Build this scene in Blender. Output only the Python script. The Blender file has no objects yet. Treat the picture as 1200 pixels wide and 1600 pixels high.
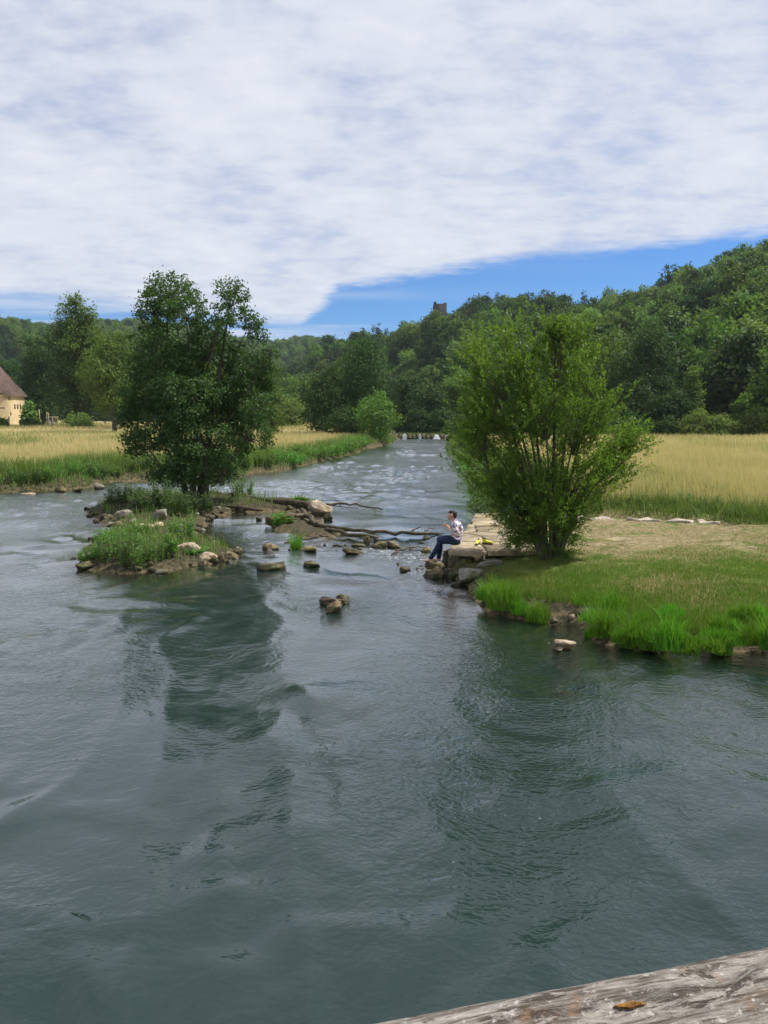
import bpy, math, random
import numpy as np

R = math.radians
scene = bpy.context.scene
col = scene.collection

# ------------------------------------------------------------------ camera
CAM_H = 3.9
PITCH = 7.125
cam_d = bpy.data.cameras.new('camera')
cam_d.sensor_fit = 'VERTICAL'
cam_d.angle = 2 * math.atan(800 / 1200)
cam_d.clip_start = 0.05
cam_d.clip_end = 8000
cam = bpy.data.objects.new('camera', cam_d)
cam.location = (0, 0, CAM_H)
cam.rotation_euler = (R(90 - PITCH), 0, 0)
col.objects.link(cam)
scene.camera = cam

# ------------------------------------------------------------------ sky
SUN_EL, SUN_AZ = 57.0, 76.0          # azimuth measured from +Y towards +X
world = bpy.data.worlds.new('World')
scene.world = world
world.use_nodes = True
wt = world.node_tree
wt.nodes.clear()


class NB:
    """small helper to write node graphs"""
    def __init__(self, tree):
        self.t = tree

    def n(self, typ, **kw):
        nd = self.t.nodes.new(typ)
        for k, v in kw.items():
            if k.startswith('i_'):
                nd.inputs[k[2:].replace('_', ' ')].default_value = v
            else:
                setattr(nd, k, v)
        return nd

    def l(self, a, b):
        self.t.links.new(a, b)

    def sock(self, x, inp):
        if isinstance(x, (int, float)):
            inp.default_value = x
        elif isinstance(x, (tuple, list)):
            inp.default_value = x if len(x) == len(inp.default_value) else (*x, 1)
        else:
            self.l(x, inp)

    def m(self, op, a, b=0.0, c=None, clamp=False):
        nd = self.t.nodes.new('ShaderNodeMath')
        nd.operation = op
        nd.use_clamp = clamp
        self.sock(a, nd.inputs[0])
        self.sock(b, nd.inputs[1])
        if c is not None:
            self.sock(c, nd.inputs[2])
        return nd.outputs[0]

    def vm(self, op, a, b=(0, 0, 0)):
        nd = self.t.nodes.new('ShaderNodeVectorMath')
        nd.operation = op
        self.sock(a, nd.inputs[0])
        self.sock(b, nd.inputs[1])
        return nd.outputs[0]

    def ss(self, x, lo, hi, a=0.0, b=1.0):
        nd = self.t.nodes.new('ShaderNodeMapRange')
        nd.interpolation_type = 'SMOOTHSTEP'
        self.sock(x, nd.inputs[0])
        for i, v in enumerate((lo, hi, a, b)):
            nd.inputs[i + 1].default_value = v
        return nd.outputs[0]

    def mixc(self, f, a, b, mode='MIX'):
        nd = self.t.nodes.new('ShaderNodeMix')
        nd.data_type = 'RGBA'
        nd.blend_type = mode
        self.sock(f, nd.inputs[0])
        self.sock(a, nd.inputs[6])
        self.sock(b, nd.inputs[7])
        return nd.outputs[2]

    def noise(self, vec, scale, detail=4.0, rough=0.55, dist=0.0):
        nd = self.t.nodes.new('ShaderNodeTexNoise')
        nd.inputs['Scale'].default_value = scale
        nd.inputs['Detail'].default_value = detail
        nd.inputs['Roughness'].default_value = rough
        nd.inputs['Distortion'].default_value = dist
        if vec is not None:
            self.l(vec, nd.inputs['Vector'])
        return nd.outputs[0]


w = NB(wt)
sky = w.n('ShaderNodeTexSky', sky_type='NISHITA', sun_disc=False)
sky.sun_elevation = R(SUN_EL)
sky.sun_rotation = R(SUN_AZ)
sky.air_density = 1.0
sky.dust_density = 0.3
sky.ozone_density = 3.0
tc = w.n('ShaderNodeTexCoord')
sep = w.n('ShaderNodeSeparateXYZ')
w.l(tc.outputs['Generated'], sep.inputs[0])
zc = w.m('MAXIMUM', sep.outputs[2], 0.03)
px_ = w.m('DIVIDE', sep.outputs[0], zc)
py_ = w.m('DIVIDE', sep.outputs[1], zc)
cmb = w.n('ShaderNodeCombineXYZ')
w.l(px_, cmb.inputs[0]); w.l(py_, cmb.inputs[1])
P = cmb.outputs[0]                    # position on the cloud layer
# cloud deck with a slanting edge: beyond it clear sky
wob = w.noise(P, 1.1, 6, 0.6)
s = w.m('ADD', w.m('MULTIPLY', px_, 0.683), w.m('MULTIPLY', py_, 0.732))
s = w.m('ADD', s, w.m('MULTIPLY', w.m('SUBTRACT', wob, 0.5), 0.75))
s = w.m('ADD', s, w.m('MULTIPLY', w.m('SUBTRACT', w.noise(P, 6.0, 5, 0.65), 0.5), 0.45))
s = w.m('SUBTRACT', s, w.m('MULTIPLY', w.m('MAXIMUM', w.m('SUBTRACT', px_, 1.0), 0.0), 0.28))
s = w.m('SUBTRACT', s, w.m('MULTIPLY', w.m('MAXIMUM', w.m('SUBTRACT', -0.35, px_), 0.0), 2.5))
deck = w.m('MULTIPLY', w.ss(s, 4.06, 4.56, 1, 0), w.ss(w.m('ADD', w.m('SUBTRACT', py_, w.m('MULTIPLY', px_, 0.9)), w.m('MULTIPLY', w.m('SUBTRACT', wob, 0.5), 3.0)), 8.3, 10.6, 1, 0))
st = w.vm('MULTIPLY', P, (0.35, 1.15, 1))
streak = w.noise(st, 0.62, 5, 0.55, 0.3)
left = w.ss(px_, -1.4, -0.1, 1, 0)
thin = w.m('MULTIPLY', w.ss(streak, 0.44, 0.66), w.ss(px_, -1.4, 0.6, 1, 0.10))
thin = w.m('MULTIPLY', thin, 0.75)
cover = w.m('MAXIMUM', deck, thin)
# dapples and small holes in the deck
zd = w.m('ADD', w.m('MAXIMUM', sep.outputs[2], 0.0), 0.16)
cm2 = w.n('ShaderNodeCombineXYZ')
w.l(w.m('DIVIDE', sep.outputs[0], zd), cm2.inputs[0]); w.l(w.m('DIVIDE', sep.outputs[1], zd), cm2.inputs[1])
dp = cm2.outputs[0]
d1 = w.noise(w.vm('MULTIPLY', dp, (0.8, 1.25, 1)), 11.0, 6, 0.62, 0.15)
d2 = w.noise(dp, 1.1, 3, 0.5, 0.5)
d3 = w.noise(dp, 3.0, 4, 0.55, 0.3)
thick = w.m('ADD', w.m('MULTIPLY', d1, 0.36), w.m('ADD', w.m('MULTIPLY', d2, 0.50), w.m('MULTIPLY', d3, 0.38)))
alpha = w.ss(thick, 0.42, 0.64, 0.66, 1.0)
alpha = w.m('MULTIPLY', alpha, cover)
tone = w.ss(thick, 0.45, 0.88)
ccol = w.mixc(tone, (6.3, 6.75, 8.0, 1), (8.5, 8.75, 9.4, 1))
skyc = w.mixc(1.0, sky.outputs[0], (0.38, 0.78, 1.26, 1), 'MULTIPLY')
mix = w.mixc(alpha, skyc, ccol)
bg = w.n('ShaderNodeBackground')
w.l(mix, bg.inputs[0])
bg.inputs[1].default_value = 0.076
wo = w.n('ShaderNodeOutputWorld')
w.l(bg.outputs[0], wo.inputs[0])

# ------------------------------------------------------------------ sun
sun_d = bpy.data.lights.new('sun', 'SUN')
sun_d.energy = 5.0
sun_d.angle = R(0.55)
sun_d.color = (1.0, 0.95, 0.86)
sun = bpy.data.objects.new('sun', sun_d)
sun.rotation_euler = (R(90 - SUN_EL), 0, R(180 - SUN_AZ) - math.pi * 0)
col.objects.link(sun)
SUNDIR = np.array([math.sin(R(SUN_AZ)) * math.cos(R(SUN_EL)), math.cos(R(SUN_AZ)) * math.cos(R(SUN_EL)), math.sin(R(SUN_EL))])
import mathutils
sun.rotation_euler = mathutils.Vector(SUNDIR).to_track_quat('Z', 'Y').to_euler()

scene.view_settings.view_transform = 'Standard'
scene.view_settings.look = 'None'
scene.view_settings.exposure = 0.4
scene.view_settings.gamma = 1.0
scene.view_settings.use_curve_mapping = False
scene.cycles.use_denoising = True
scene.cycles.max_bounces = 8
scene.cycles.transparent_max_bounces = 12
scene.cycles.sample_clamp_indirect = 5
scene.cycles.sample_clamp_direct = 2.5


# ------------------------------------------------------------------ helpers
def gnd(px, py, z=0.0):
    """point of the picture -> point on the level z"""
    u, v = (px - 600) / 1200, (800 - py) / 1200
    th = R(PITCH)
    dz = -math.sin(th) + v * math.cos(th)
    dy = math.cos(th) + v * math.sin(th)
    t = (z - CAM_H) / dz
    return np.array([u * t, dy * t, z])


def at(px, py, Y):
    """point of the picture at the distance Y"""
    u, v = (px - 600) / 1200, (800 - py) / 1200
    th = R(PITCH)
    dz = -math.sin(th) + v * math.cos(th)
    dy = math.cos(th) + v * math.sin(th)
    t = Y / dy
    return np.array([u * t, Y, CAM_H + dz * t])


def hash3(ix, iy, iz, seed):
    h = (ix.astype(np.int64) * 374761393 + iy.astype(np.int64) * 668265263 + iz.astype(np.int64) * 2147483647 + seed * 974634777) & 0xFFFFFFFF
    h = ((h ^ (h >> 13)) * 1274126177) & 0xFFFFFFFF
    h = ((h ^ (h >> 16)) * 2246822519) & 0xFFFFFFFF
    return ((h ^ (h >> 15)) & 0xFFFFFF) / 0xFFFFFF


def vnoise(p, seed=0):
    p = np.asarray(p, float)
    i = np.floor(p).astype(np.int64)
    f = p - i
    f = f * f * (3 - 2 * f)
    out = 0
    for dx in (0, 1):
        wx = f[:, 0] if dx else 1 - f[:, 0]
        for dy in (0, 1):
            wy = f[:, 1] if dy else 1 - f[:, 1]
            for dz in (0, 1):
                wz = f[:, 2] if dz else 1 - f[:, 2]
                out = out + wx * wy * wz * hash3(i[:, 0] + dx, i[:, 1] + dy, i[:, 2] + dz, seed)
    return out


def fbm(p, oct=4, seed=0, gain=0.5):
    a, s, t = 1.0, 0.0, 0.0
    p = np.asarray(p, float)
    for k in range(oct):
        s = s + a * vnoise(p, seed + k * 17)
        t += a
        a *= gain
        p = p * 2.03 + 7.1
    return s / t


def fbm2(x, y, sc, oct=4, seed=0):
    x = np.asarray(x, float); sh = x.shape
    p = np.stack([x.ravel() * sc, np.asarray(y, float).ravel() * sc, np.zeros(x.size)], 1)
    return fbm(p, oct, seed).reshape(sh)


def sstep(x, a, b):
    t = np.clip((np.asarray(x, float) - a) / (b - a), 0, 1)
    return t * t * (3 - 2 * t)


def unit(v):
    v = np.asarray(v, float)
    return v / np.maximum(np.linalg.norm(v, axis=-1, keepdims=True), 1e-9)


class MB:
    """mesh builder: collects vertices, faces of 3 or 4 corners and a material slot for each"""
    def __init__(self):
        self.v, self.f, self.s, self.k = [], [], [], 0

    def add(self, V, F, slot=0):
        V = np.asarray(V, np.float32).reshape(-1, 3)
        F = np.asarray(F, np.int32)
        self.v.append(V)
        self.f.append(F + self.k)
        self.s.append(np.full(len(F), slot, np.int32))
        self.k += len(V)
        return self

    def mesh(self, name, mats, smooth=False):
        me = bpy.data.meshes.new(name)
        V = np.concatenate(self.v)
        me.vertices.add(len(V))
        me.vertices.foreach_set('co', V.ravel())
        cnt = np.concatenate([np.full(len(f), f.shape[1], np.int32) for f in self.f])
        loops = np.concatenate([f.ravel() for f in self.f])
        me.loops.add(len(loops))
        me.loops.foreach_set('vertex_index', loops)
        me.polygons.add(len(cnt))
        start = np.concatenate([[0], np.cumsum(cnt)[:-1]]).astype(np.int32)
        me.polygons.foreach_set('loop_start', start)
        me.polygons.foreach_set('loop_total', cnt)
        me.polygons.foreach_set('material_index', np.concatenate(self.s))
        if smooth:
            me.polygons.foreach_set('use_smooth', np.ones(len(cnt), bool))
        for m_ in (mats if isinstance(mats, (list, tuple)) else [mats]):
            me.materials.append(m_)
        me.update(calc_edges=True)
        me.validate()
        return me

    def obj(self, name, mats, parent=None, smooth=False):
        o = bpy.data.objects.new(name, self.mesh(name, mats, smooth))
        col.objects.link(o)
        if parent is not None:
            o.parent = parent
        return o


def tag(o, label=None, cat=None, group=None, kind=None):
    if label: o['label'] = label
    if cat: o['category'] = cat
    if group: o['group'] = group
    if kind: o['kind'] = kind
    return o


def thing(name, loc, label, cat, group=None):
    o = bpy.data.objects.new(name, None)
    o.empty_display_size = 0.2
    o.location = tuple(float(c) for c in loc)
    col.objects.link(o)
    return tag(o, label, cat, group)


def leaves(mb, Pn, D, N, L, W, slot=0, curl=0.0):
    Pn, D, N = np.asarray(Pn, float), unit(D), unit(N)
    n = len(Pn)
    L = np.broadcast_to(np.asarray(L, float), (n,))[:, None]
    W = np.broadcast_to(np.asarray(W, float), (n,))[:, None]
    S = unit(np.cross(D, N))
    Nn = np.cross(S, D)
    V = np.stack([Pn, Pn + D * L * 0.45 + S * W * 0.5 + Nn * L * curl, Pn + D * L, Pn + D * L * 0.45 - S * W * 0.5 + Nn * L * curl], 1)
    F = np.arange(n * 4).reshape(n, 4)
    mb.add(V.reshape(-1, 3), F, slot)


def blades(mb, Pn, h, wdt, lean, rng, slot=0, seg=1):
    """grass blades: bent tapering strips"""
    n = len(Pn)
    a = rng.uniform(0, 2 * np.pi, n)
    side = np.stack([np.cos(a), np.sin(a), np.zeros(n)], 1)
    b = rng.uniform(0, 2 * np.pi, n)
    le = np.stack([np.cos(b), np.sin(b), np.zeros(n)], 1) * (rng.uniform(0.2, 1.0, n) * lean)[:, None] * np.asarray(h)[:, None]
    up = np.zeros((n, 3)); up[:, 2] = h
    w_ = np.broadcast_to(np.asarray(wdt, float), (n,))[:, None] * 0.5
    if seg == 1:
        V = np.stack([Pn - side * w_, Pn + side * w_, Pn + up + le], 1)
        mb.add(V.reshape(-1, 3), np.arange(n * 3).reshape(n, 3), slot)
    else:
        mid = Pn + up * 0.6 + le * 0.3
        V = np.stack([Pn - side * w_, Pn + side * w_, mid + side * w_ * 0.75, mid - side * w_ * 0.75, Pn + up * 0.97 + le], 1).reshape(-1, 3)
        k = np.arange(n)[:, None] * 5
        mb.add(V, k + np.array([[0, 1, 2, 3]]), slot)
        mb.add(np.zeros((0, 3)), np.zeros((0, 3), int), slot)
        mb.f.append((k + np.array([[3, 2, 4]]) + (mb.k - n * 5)).astype(np.int32))
        mb.s.append(np.full(n, slot, np.int32))


def tube(mb, pts, rad, seg=6, slot=0, cap=False):
    pts = np.asarray(pts, float)
    n = len(pts)
    rad = np.broadcast_to(np.asarray(rad, float), (n,))
    T = unit(np.gradient(pts, axis=0))
    ref = np.array([0, 0, 1.0]) if abs(T[0][2]) < 0.8 else np.array([1.0, 0, 0])
    A = unit(np.cross(T, ref)); B = np.cross(T, A)
    an = np.linspace(0, 2 * np.pi, seg, endpoint=False)
    V = pts[:, None, :] + rad[:, None, None] * (np.cos(an)[None, :, None] * A[:, None, :] + np.sin(an)[None, :, None] * B[:, None, :])
    i = np.arange(n - 1)[:, None]; j = np.arange(seg)[None, :]
    F = np.stack([i * seg + j, i * seg + (j + 1) % seg, (i + 1) * seg + (j + 1) % seg, (i + 1) * seg + j], -1).reshape(-1, 4)
    V = V.reshape(-1, 3)
    if cap:
        c0, c1 = len(V), len(V) + 1
        V = np.vstack([V, pts[0], pts[-1]])
        mb.add(V, F, slot)
        k0 = mb.k - len(V)
        jj = np.arange(seg)
        t0 = np.stack([np.full(seg, c0), (jj + 1) % seg, jj], 1) + k0
        t1 = np.stack([np.full(seg, c1), (n - 1) * seg + jj, (n - 1) * seg + (jj + 1) % seg], 1) + k0
        mb.f += [t0.astype(np.int32), t1.astype(np.int32)]
        mb.s += [np.full(seg, slot, np.int32)] * 2
    else:
        mb.add(V, F, slot)


def box(mb, c, s, rz=0.0, slot=0, tilt=None):
    V = np.array([[x, y, z] for z in (-.5, .5) for x, y in ((-.5, -.5), (.5, -.5), (.5, .5), (-.5, .5))]) * np.asarray(s)
    ca, sa = math.cos(rz), math.sin(rz)
    V = V @ np.array([[ca, sa, 0], [-sa, ca, 0], [0, 0, 1]])
    mb.add(V + np.asarray(c), [[3, 2, 1, 0], [4, 5, 6, 7], [0, 1, 5, 4], [1, 2, 6, 5], [2, 3, 7, 6], [3, 0, 4, 7]], slot)


def curve3(a, b, bend, n=6):
    """points from a to b bowed by the vector bend"""
    a, b, bend = map(lambda q: np.asarray(q, float), (a, b, bend))
    t = np.linspace(0, 1, n)[:, None]
    return a * (1 - t) + b * t + bend * (4 * t * (1 - t))


# ------------------------------------------------------------------ materials
def new_mat(name):
    m_ = bpy.data.materials.new(name)
    m_.use_nodes = True
    m_.node_tree.nodes.clear()
    b = NB(m_.node_tree)
    out = b.n('ShaderNodeOutputMaterial')
    return m_, b, out


def leaf_mat(name, c1, c2, c3=None, trans=0.35, rough=0.5, big=0.6, spec=0.2):
    m_, b, out = new_mat(name)
    geo = b.n('ShaderNodeNewGeometry')
    oi = b.n('ShaderNodeObjectInfo')
    c = b.mixc(geo.outputs['Random Per Island'], c1, c2)
    nz = b.noise(geo.outputs['Position'], big, 3)
    c = b.mixc(b.ss(nz, 0.42, 0.62, 0, 0.55), c, c3 or c2)
    v = b.m('ADD', b.m('MULTIPLY', oi.outputs['Random'], 0.34), 0.83)
    hs = b.n('ShaderNodeHueSaturation')
    b.l(b.m('ADD', b.m('MULTIPLY', oi.outputs['Random'], 0.03), 0.485), hs.inputs['Hue'])
    b.l(v, hs.inputs['Value'])
    b.l(c, hs.inputs['Color'])
    pr = b.n('ShaderNodeBsdfPrincipled', i_Roughness=rough)
    pr.inputs['Specular IOR Level'].default_value = spec
    b.l(hs.outputs[0], pr.inputs['Base Color'])
    tr = b.n('ShaderNodeBsdfTranslucent')
    tcol = b.mixc(1.0, hs.outputs[0], (1.25, 1.35, 0.6, 1), 'MULTIPLY')
    b.l(tcol, tr.inputs[0])
    mx = b.n('ShaderNodeMixShader')
    mx.inputs[0].default_value = trans
    b.l(pr.outputs[0], mx.inputs[1]); b.l(tr.outputs[0], mx.inputs[2])
    b.l(mx.outputs[0], out.inputs[0])
    return m_


def surf_mat(name, c1, c2, scale=4.0, rough=0.85, c3=None, bump=0.01, bscale=None, coord='Position', stretch=(1, 1, 1), spec=0.3, detail=6, lo=0.35, hi=0.65, wet=False):
    m_, b, out = new_mat(name)
    if coord == 'Position':
        vec = b.n('ShaderNodeNewGeometry').outputs['Position']
    else:
        vec = b.n('ShaderNodeTexCoord').outputs['Object']
    if stretch != (1, 1, 1):
        vec = b.vm('MULTIPLY', vec, stretch)
    n1 = b.noise(vec, scale, detail, 0.6)
    c = b.mixc(b.ss(n1, lo, hi), c1, c2)
    if c3:
        n2 = b.noise(vec, scale * 0.37, 5, 0.6)
        c = b.mixc(b.ss(n2, 0.48, 0.62), c, c3)
    n3 = b.noise(vec, scale * 6, 3)
    c = b.mixc(0.5, c, b.mixc(n3, (0.35, 0.35, 0.35, 1), (1.6, 1.6, 1.6, 1)), 'MULTIPLY')
    tone_ = b.m('ADD', b.m('MULTIPLY', b.n('ShaderNodeObjectInfo').outputs['Random'], 0.55), 0.95)
    vv = b.n('ShaderNodeCombineXYZ')
    for q in range(3): b.l(tone_, vv.inputs[q])
    c = b.mixc(1.0, c, vv.outputs[0], 'MULTIPLY')
    pr = b.n('ShaderNodeBsdfPrincipled', i_Roughness=rough)
    pr.inputs['Specular IOR Level'].default_value = spec
    if wet:      # stone soaked by the splashing river
        sz = b.n('ShaderNodeSeparateXYZ'); b.l(b.n('ShaderNodeNewGeometry').outputs['Position'], sz.inputs[0])
        wf = b.ss(b.m('ADD', sz.outputs[2], b.m('MULTIPLY', n1, -0.12)), -0.02, 0.06, 1, 0)
        c = b.mixc(wf, c, b.mixc(1.0, c, (0.3, 0.3, 0.26, 1), 'MULTIPLY'))
        b.l(b.m('SUBTRACT', rough, b.m('MULTIPLY', wf, 0.45)), pr.inputs['Roughness'])
    b.l(c, pr.inputs['Base Color'])
    if bump:
        bp = b.n('ShaderNodeBump')
        bp.inputs['Distance'].default_value = bump
        bp.inputs['Strength'].default_value = 1.0
        b.l(b.noise(vec, bscale or scale * 2.5, 6, 0.65), bp.inputs['Height'])
        b.l(bp.outputs[0], pr.inputs['Normal'])
    b.l(pr.outputs[0], out.inputs[0])
    return m_


def plain_mat(name, c, rough=0.6, spec=0.4):
    m_, b, out = new_mat(name)
    pr = b.n('ShaderNodeBsdfPrincipled', i_Roughness=rough)
    pr.inputs['Base Color'].default_value = (*c, 1)
    pr.inputs['Specular IOR Level'].default_value = spec
    b.l(pr.outputs[0], out.inputs[0])
    return m_


M = {}
M['alder'] = leaf_mat('alder_leaf', (0.03, 0.066, 0.018, 1), (0.085, 0.14, 0.045, 1), (0.045, 0.088, 0.024, 1), 0.36, 0.6, 0.5, 0.2)
M['willow'] = leaf_mat('willow_leaf', (0.075, 0.16, 0.022, 1), (0.15, 0.27, 0.05, 1), (0.12, 0.245, 0.03, 1), 0.5, 0.45, 0.9)
M['dark'] = leaf_mat('dark_foliage', (0.024, 0.052, 0.014, 1), (0.052, 0.096, 0.024, 1), (0.036, 0.072, 0.016, 1), 0.3, 0.6, 0.25, 0.1)
M['mid'] = leaf_mat('mid_foliage', (0.068, 0.125, 0.024, 1), (0.13, 0.20, 0.044, 1), (0.095, 0.165, 0.028, 1), 0.34, 0.6, 0.25, 0.1)
M['pale'] = leaf_mat('pale_foliage', (0.11, 0.175, 0.045, 1), (0.17, 0.25, 0.065, 1), (0.14, 0.225, 0.05, 1), 0.36, 0.6, 0.25, 0.1)
M['conifer'] = leaf_mat('conifer_foliage', (0.015, 0.035, 0.014, 1), (0.03, 0.055, 0.02, 1), None, 0.1, 0.6)
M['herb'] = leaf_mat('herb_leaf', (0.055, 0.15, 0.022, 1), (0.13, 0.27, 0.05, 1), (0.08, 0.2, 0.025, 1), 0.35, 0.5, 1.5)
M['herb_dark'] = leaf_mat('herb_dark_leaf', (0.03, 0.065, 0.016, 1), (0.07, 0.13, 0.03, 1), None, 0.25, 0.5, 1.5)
M['grass'] = leaf_mat('tall_grass', (0.075, 0.19, 0.014, 1), (0.14, 0.29, 0.03, 1), (0.09, 0.23, 0.016, 1), 0.35, 0.45, 1.2)
M['bank_grass'] = leaf_mat('bank_grass', (0.055, 0.125, 0.02, 1), (0.19, 0.25, 0.075, 1), (0.14, 0.20, 0.04, 1), 0.3, 0.55, 0.35)
M['lawn'] = leaf_mat('lawn_grass', (0.055, 0.125, 0.014, 1), (0.16, 0.22, 0.038, 1), (0.10, 0.19, 0.02, 1), 0.3, 0.6, 0.8)
M['dry'] = leaf_mat('dry_grass', (0.13, 0.135, 0.03, 1), (0.28, 0.24, 0.08, 1), None, 0.25, 0.7, 1.0)
M['straw'] = leaf_mat('straw_grass', (0.36, 0.29, 0.15, 1), (0.62, 0.52, 0.34, 1), (0.38, 0.335, 0.17, 1), 0.3, 0.7, 0.12)
M['bark'] = surf_mat('bark', (0.035, 0.03, 0.024, 1), (0.10, 0.085, 0.065, 1), 6, 0.9, bump=0.02, stretch=(1, 1, 0.25))
M['twig'] = surf_mat('twig_bark', (0.05, 0.05, 0.028, 1), (0.11, 0.10, 0.06, 1), 9, 0.8, bump=0.004, stretch=(1, 1, 0.3))
M['drift'] = surf_mat('wet_driftwood', (0.022, 0.016, 0.011, 1), (0.10, 0.07, 0.045, 1), 5, 0.75, c3=(0.05, 0.05, 0.02, 1), bump=0.02)
M['pale_drift'] = surf_mat('dry_driftwood', (0.19, 0.145, 0.095, 1), (0.36, 0.29, 0.2, 1), 6, 0.8, bump=0.01)
M['rock_moss'] = surf_mat('mossy_rock', (0.018, 0.017, 0.010, 1), (0.11, 0.09, 0.042, 1), 4.5, 0.8, c3=(0.07, 0.085, 0.02, 1), bump=0.03, coord='Object', wet=True)
M['rock_pale'] = surf_mat('pale_rock', (0.19, 0.145, 0.10, 1), (0.35, 0.29, 0.22, 1), 3.5, 0.85, c3=(0.26, 0.2, 0.12, 1), bump=0.02, coord='Object', wet=True)
M['rock_grey'] = surf_mat('grey_rock', (0.11, 0.10, 0.08, 1), (0.27, 0.25, 0.21, 1), 4, 0.85, c3=(0.09, 0.085, 0.045, 1), bump=0.025, coord='Object', wet=True)
M['rock_tan'] = surf_mat('tan_rock', (0.04, 0.031, 0.017, 1), (0.20, 0.15, 0.08, 1), 4, 0.75, c3=(0.07, 0.07, 0.02, 1), bump=0.03, coord='Object', wet=True)
M['slab'] = surf_mat('limestone_slab', (0.14, 0.11, 0.072, 1), (0.29, 0.235, 0.165, 1), 2.2, 0.9, c3=(0.22, 0.18, 0.09, 1), bump=0.012)
M['ledge'] = surf_mat('ledge_stone', (0.22, 0.185, 0.14, 1), (0.36, 0.315, 0.255, 1), 2.5, 0.9, bump=0.012)


# ------------------------------------------------------------------ the lie of the land
def poly_sd(x, y, poly):
    """signed distance, positive inside"""
    poly = np.asarray(poly, float)
    a, b = poly, np.roll(poly, -1, 0)
    d = np.full(x.shape, 1e9)
    ins = np.zeros(x.shape, bool)
    for (ax, ay), (bx, by) in zip(a, b):
        ex, ey = bx - ax, by - ay
        L2 = ex * ex + ey * ey + 1e-12
        t = np.clip(((x - ax) * ex + (y - ay) * ey) / L2, 0, 1)
        d = np.minimum(d, np.hypot(x - ax - t * ex, y - ay - t * ey))
        if abs(ey) > 1e-9:
            c = ((ay > y) != (by > y)) & (x < ex * (y - ay) / ey + ax)
            ins ^= c
    return np.where(ins, d, -d)


RIGHT = [(400, -200), (120, -30), (60, 4), (30, 10.3), (14, 11.6), (8.5, 12.2), (6.34, 12.3), (5.28, 12.3), (4.4, 12.6), (3.75, 13.1), (3.75, 14.1), (3.2, 14.5), (2.5, 15.0),
         (2.1, 15.6), (1.95, 16.7), (1.9, 17.6), (1.75, 18.2), (1.6, 18.8), (1.9, 19.8), (2.4, 21.7), (3.2, 25.7), (3.7, 27.2), (4.3, 30), (4.6, 36), (5.2, 45), (6.3, 66), (8, 95),
         (10.2, 122), (11.5, 139), (14, 170), (10, 230), (-10, 300), (-60, 380), (-200, 425), (-600, 520), (-3000, 520), (-3000, 3000), (3000, 3000), (3000, -200)]
LEFT = [(-300, -200), (-120, 8), (-45, 33), (-30, 37.6), (-24, 38.6), (-19.6, 39.2), (-17.4, 40.8), (-16.2, 43.1), (-16.2, 46.5), (-13.5, 49.5), (-10.7, 51.6), (-9.1, 54.5), (-7.4, 56), (-5.4, 66),
        (-3.9, 73), (-2.7, 81.5), (-2.1, 98), (0.6, 106), (1.8, 118), (2.4, 139), (3, 170), (-2, 220), (-22, 280), (-75, 345), (-220, 390), (-600, 480), (-3000, 480), (-3000, -200)]
ISLE = [(-8.5, 21.0), (-7.9, 19.6), (-6.9, 19.0), (-5.7, 18.95), (-4.85, 19.8), (-4.0, 20.6), (-4.15, 22.0), (-5.5, 23.7), (-6.2, 25.9), (-6.8, 29.6), (-6.2, 31.6),
        (-4.3, 31.9), (-2.3, 31.3), (-2.35, 33.0), (-3.6, 34.8), (-6.0, 36.2), (-8.0, 37.5), (-11.2, 37.3), (-12.6, 34.6), (-12.5, 32.0), (-10.6, 28.4), (-9.0, 25.9), (-9.3, 24.2)]
BAR = [tuple(gnd(*p)[:2]) for p in [(412, 818), (425, 808), (470, 806), (495, 818), (545, 828), (520, 838), (470, 842), (430, 826)]]
PLAT = [(1.5, 18.95), (1.75, 19.7), (2.25, 21.7), (3.1, 26.0), (4.35, 26.0), (6.85, 25.75), (10.6, 24.1), (10.3, 22.5), (9.0, 20.6), (6.2, 20.2), (5.0, 19.1), (3.7, 19.0), (2.0, 18.9)]
MEADOW_R = [(5.2, 30), (6.5, 27.4), (11.0, 25.4), (13, 22.8), (20, 20.5), (60, 14), (400, -50), (3000, 0), (3000, 400), (40, 104), (12.5, 108), (9, 80), (6.6, 50)]


def prof(u, pts):
    return np.interp(u, [p[0] for p in pts], [p[1] for p in pts])


def pxu(px):
    return (px - 600) / 1200.0


def pyE(py):
    v = (800 - py) / 1200.0
    th = R(PITCH)
    return (-math.sin(th) + v * math.cos(th)) / (math.cos(th) + v * math.sin(th))


# the castle hill on the right: skyline (tangent of elevation), its distance, the foot's distance
HR_sky = [(pxu(p), pyE(q)) for p, q in [(330, 640), (430, 590), (500, 555), (540, 532), (600, 523), (660, 502), (690, 490), (730, 482), (800, 478), (900, 484), (980, 478), (1040, 450), (1110, 420), (1200, 384), (1300, 345), (1500, 290), (1900, 260)]]
HR_dist = [(pxu(400), 420), (pxu(560), 470), (pxu(690), 455), (pxu(900), 440), (pxu(1010), 380), (pxu(1200), 290), (pxu(1500), 260)]
HR_foot = [(pxu(400), 330), (pxu(560), 260), (pxu(640), 205), (pxu(720), 170), (pxu(800), 150), (pxu(950), 128), (pxu(1200), 112), (pxu(1500), 95)]
HL_sky = [(pxu(p), pyE(q)) for p, q in [(-700, 440), (-300, 455), (-60, 478), (0, 490), (40, 502), (90, 512), (150, 506), (215, 502), (300, 512), (380, 530), (430, 536), (480, 527), (530, 535), (620, 560), (700, 620)]]
HL_dist = [(pxu(-700), 500), (pxu(0), 560), (pxu(80), 720), (pxu(215), 900), (pxu(480), 1000), (pxu(700), 1000)]
HL_foot = [(pxu(-700), 230), (pxu(0), 270), (pxu(100), 330), (pxu(215), 360), (pxu(480), 430), (pxu(700), 560)]
TREE_H = 11.0


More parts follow.
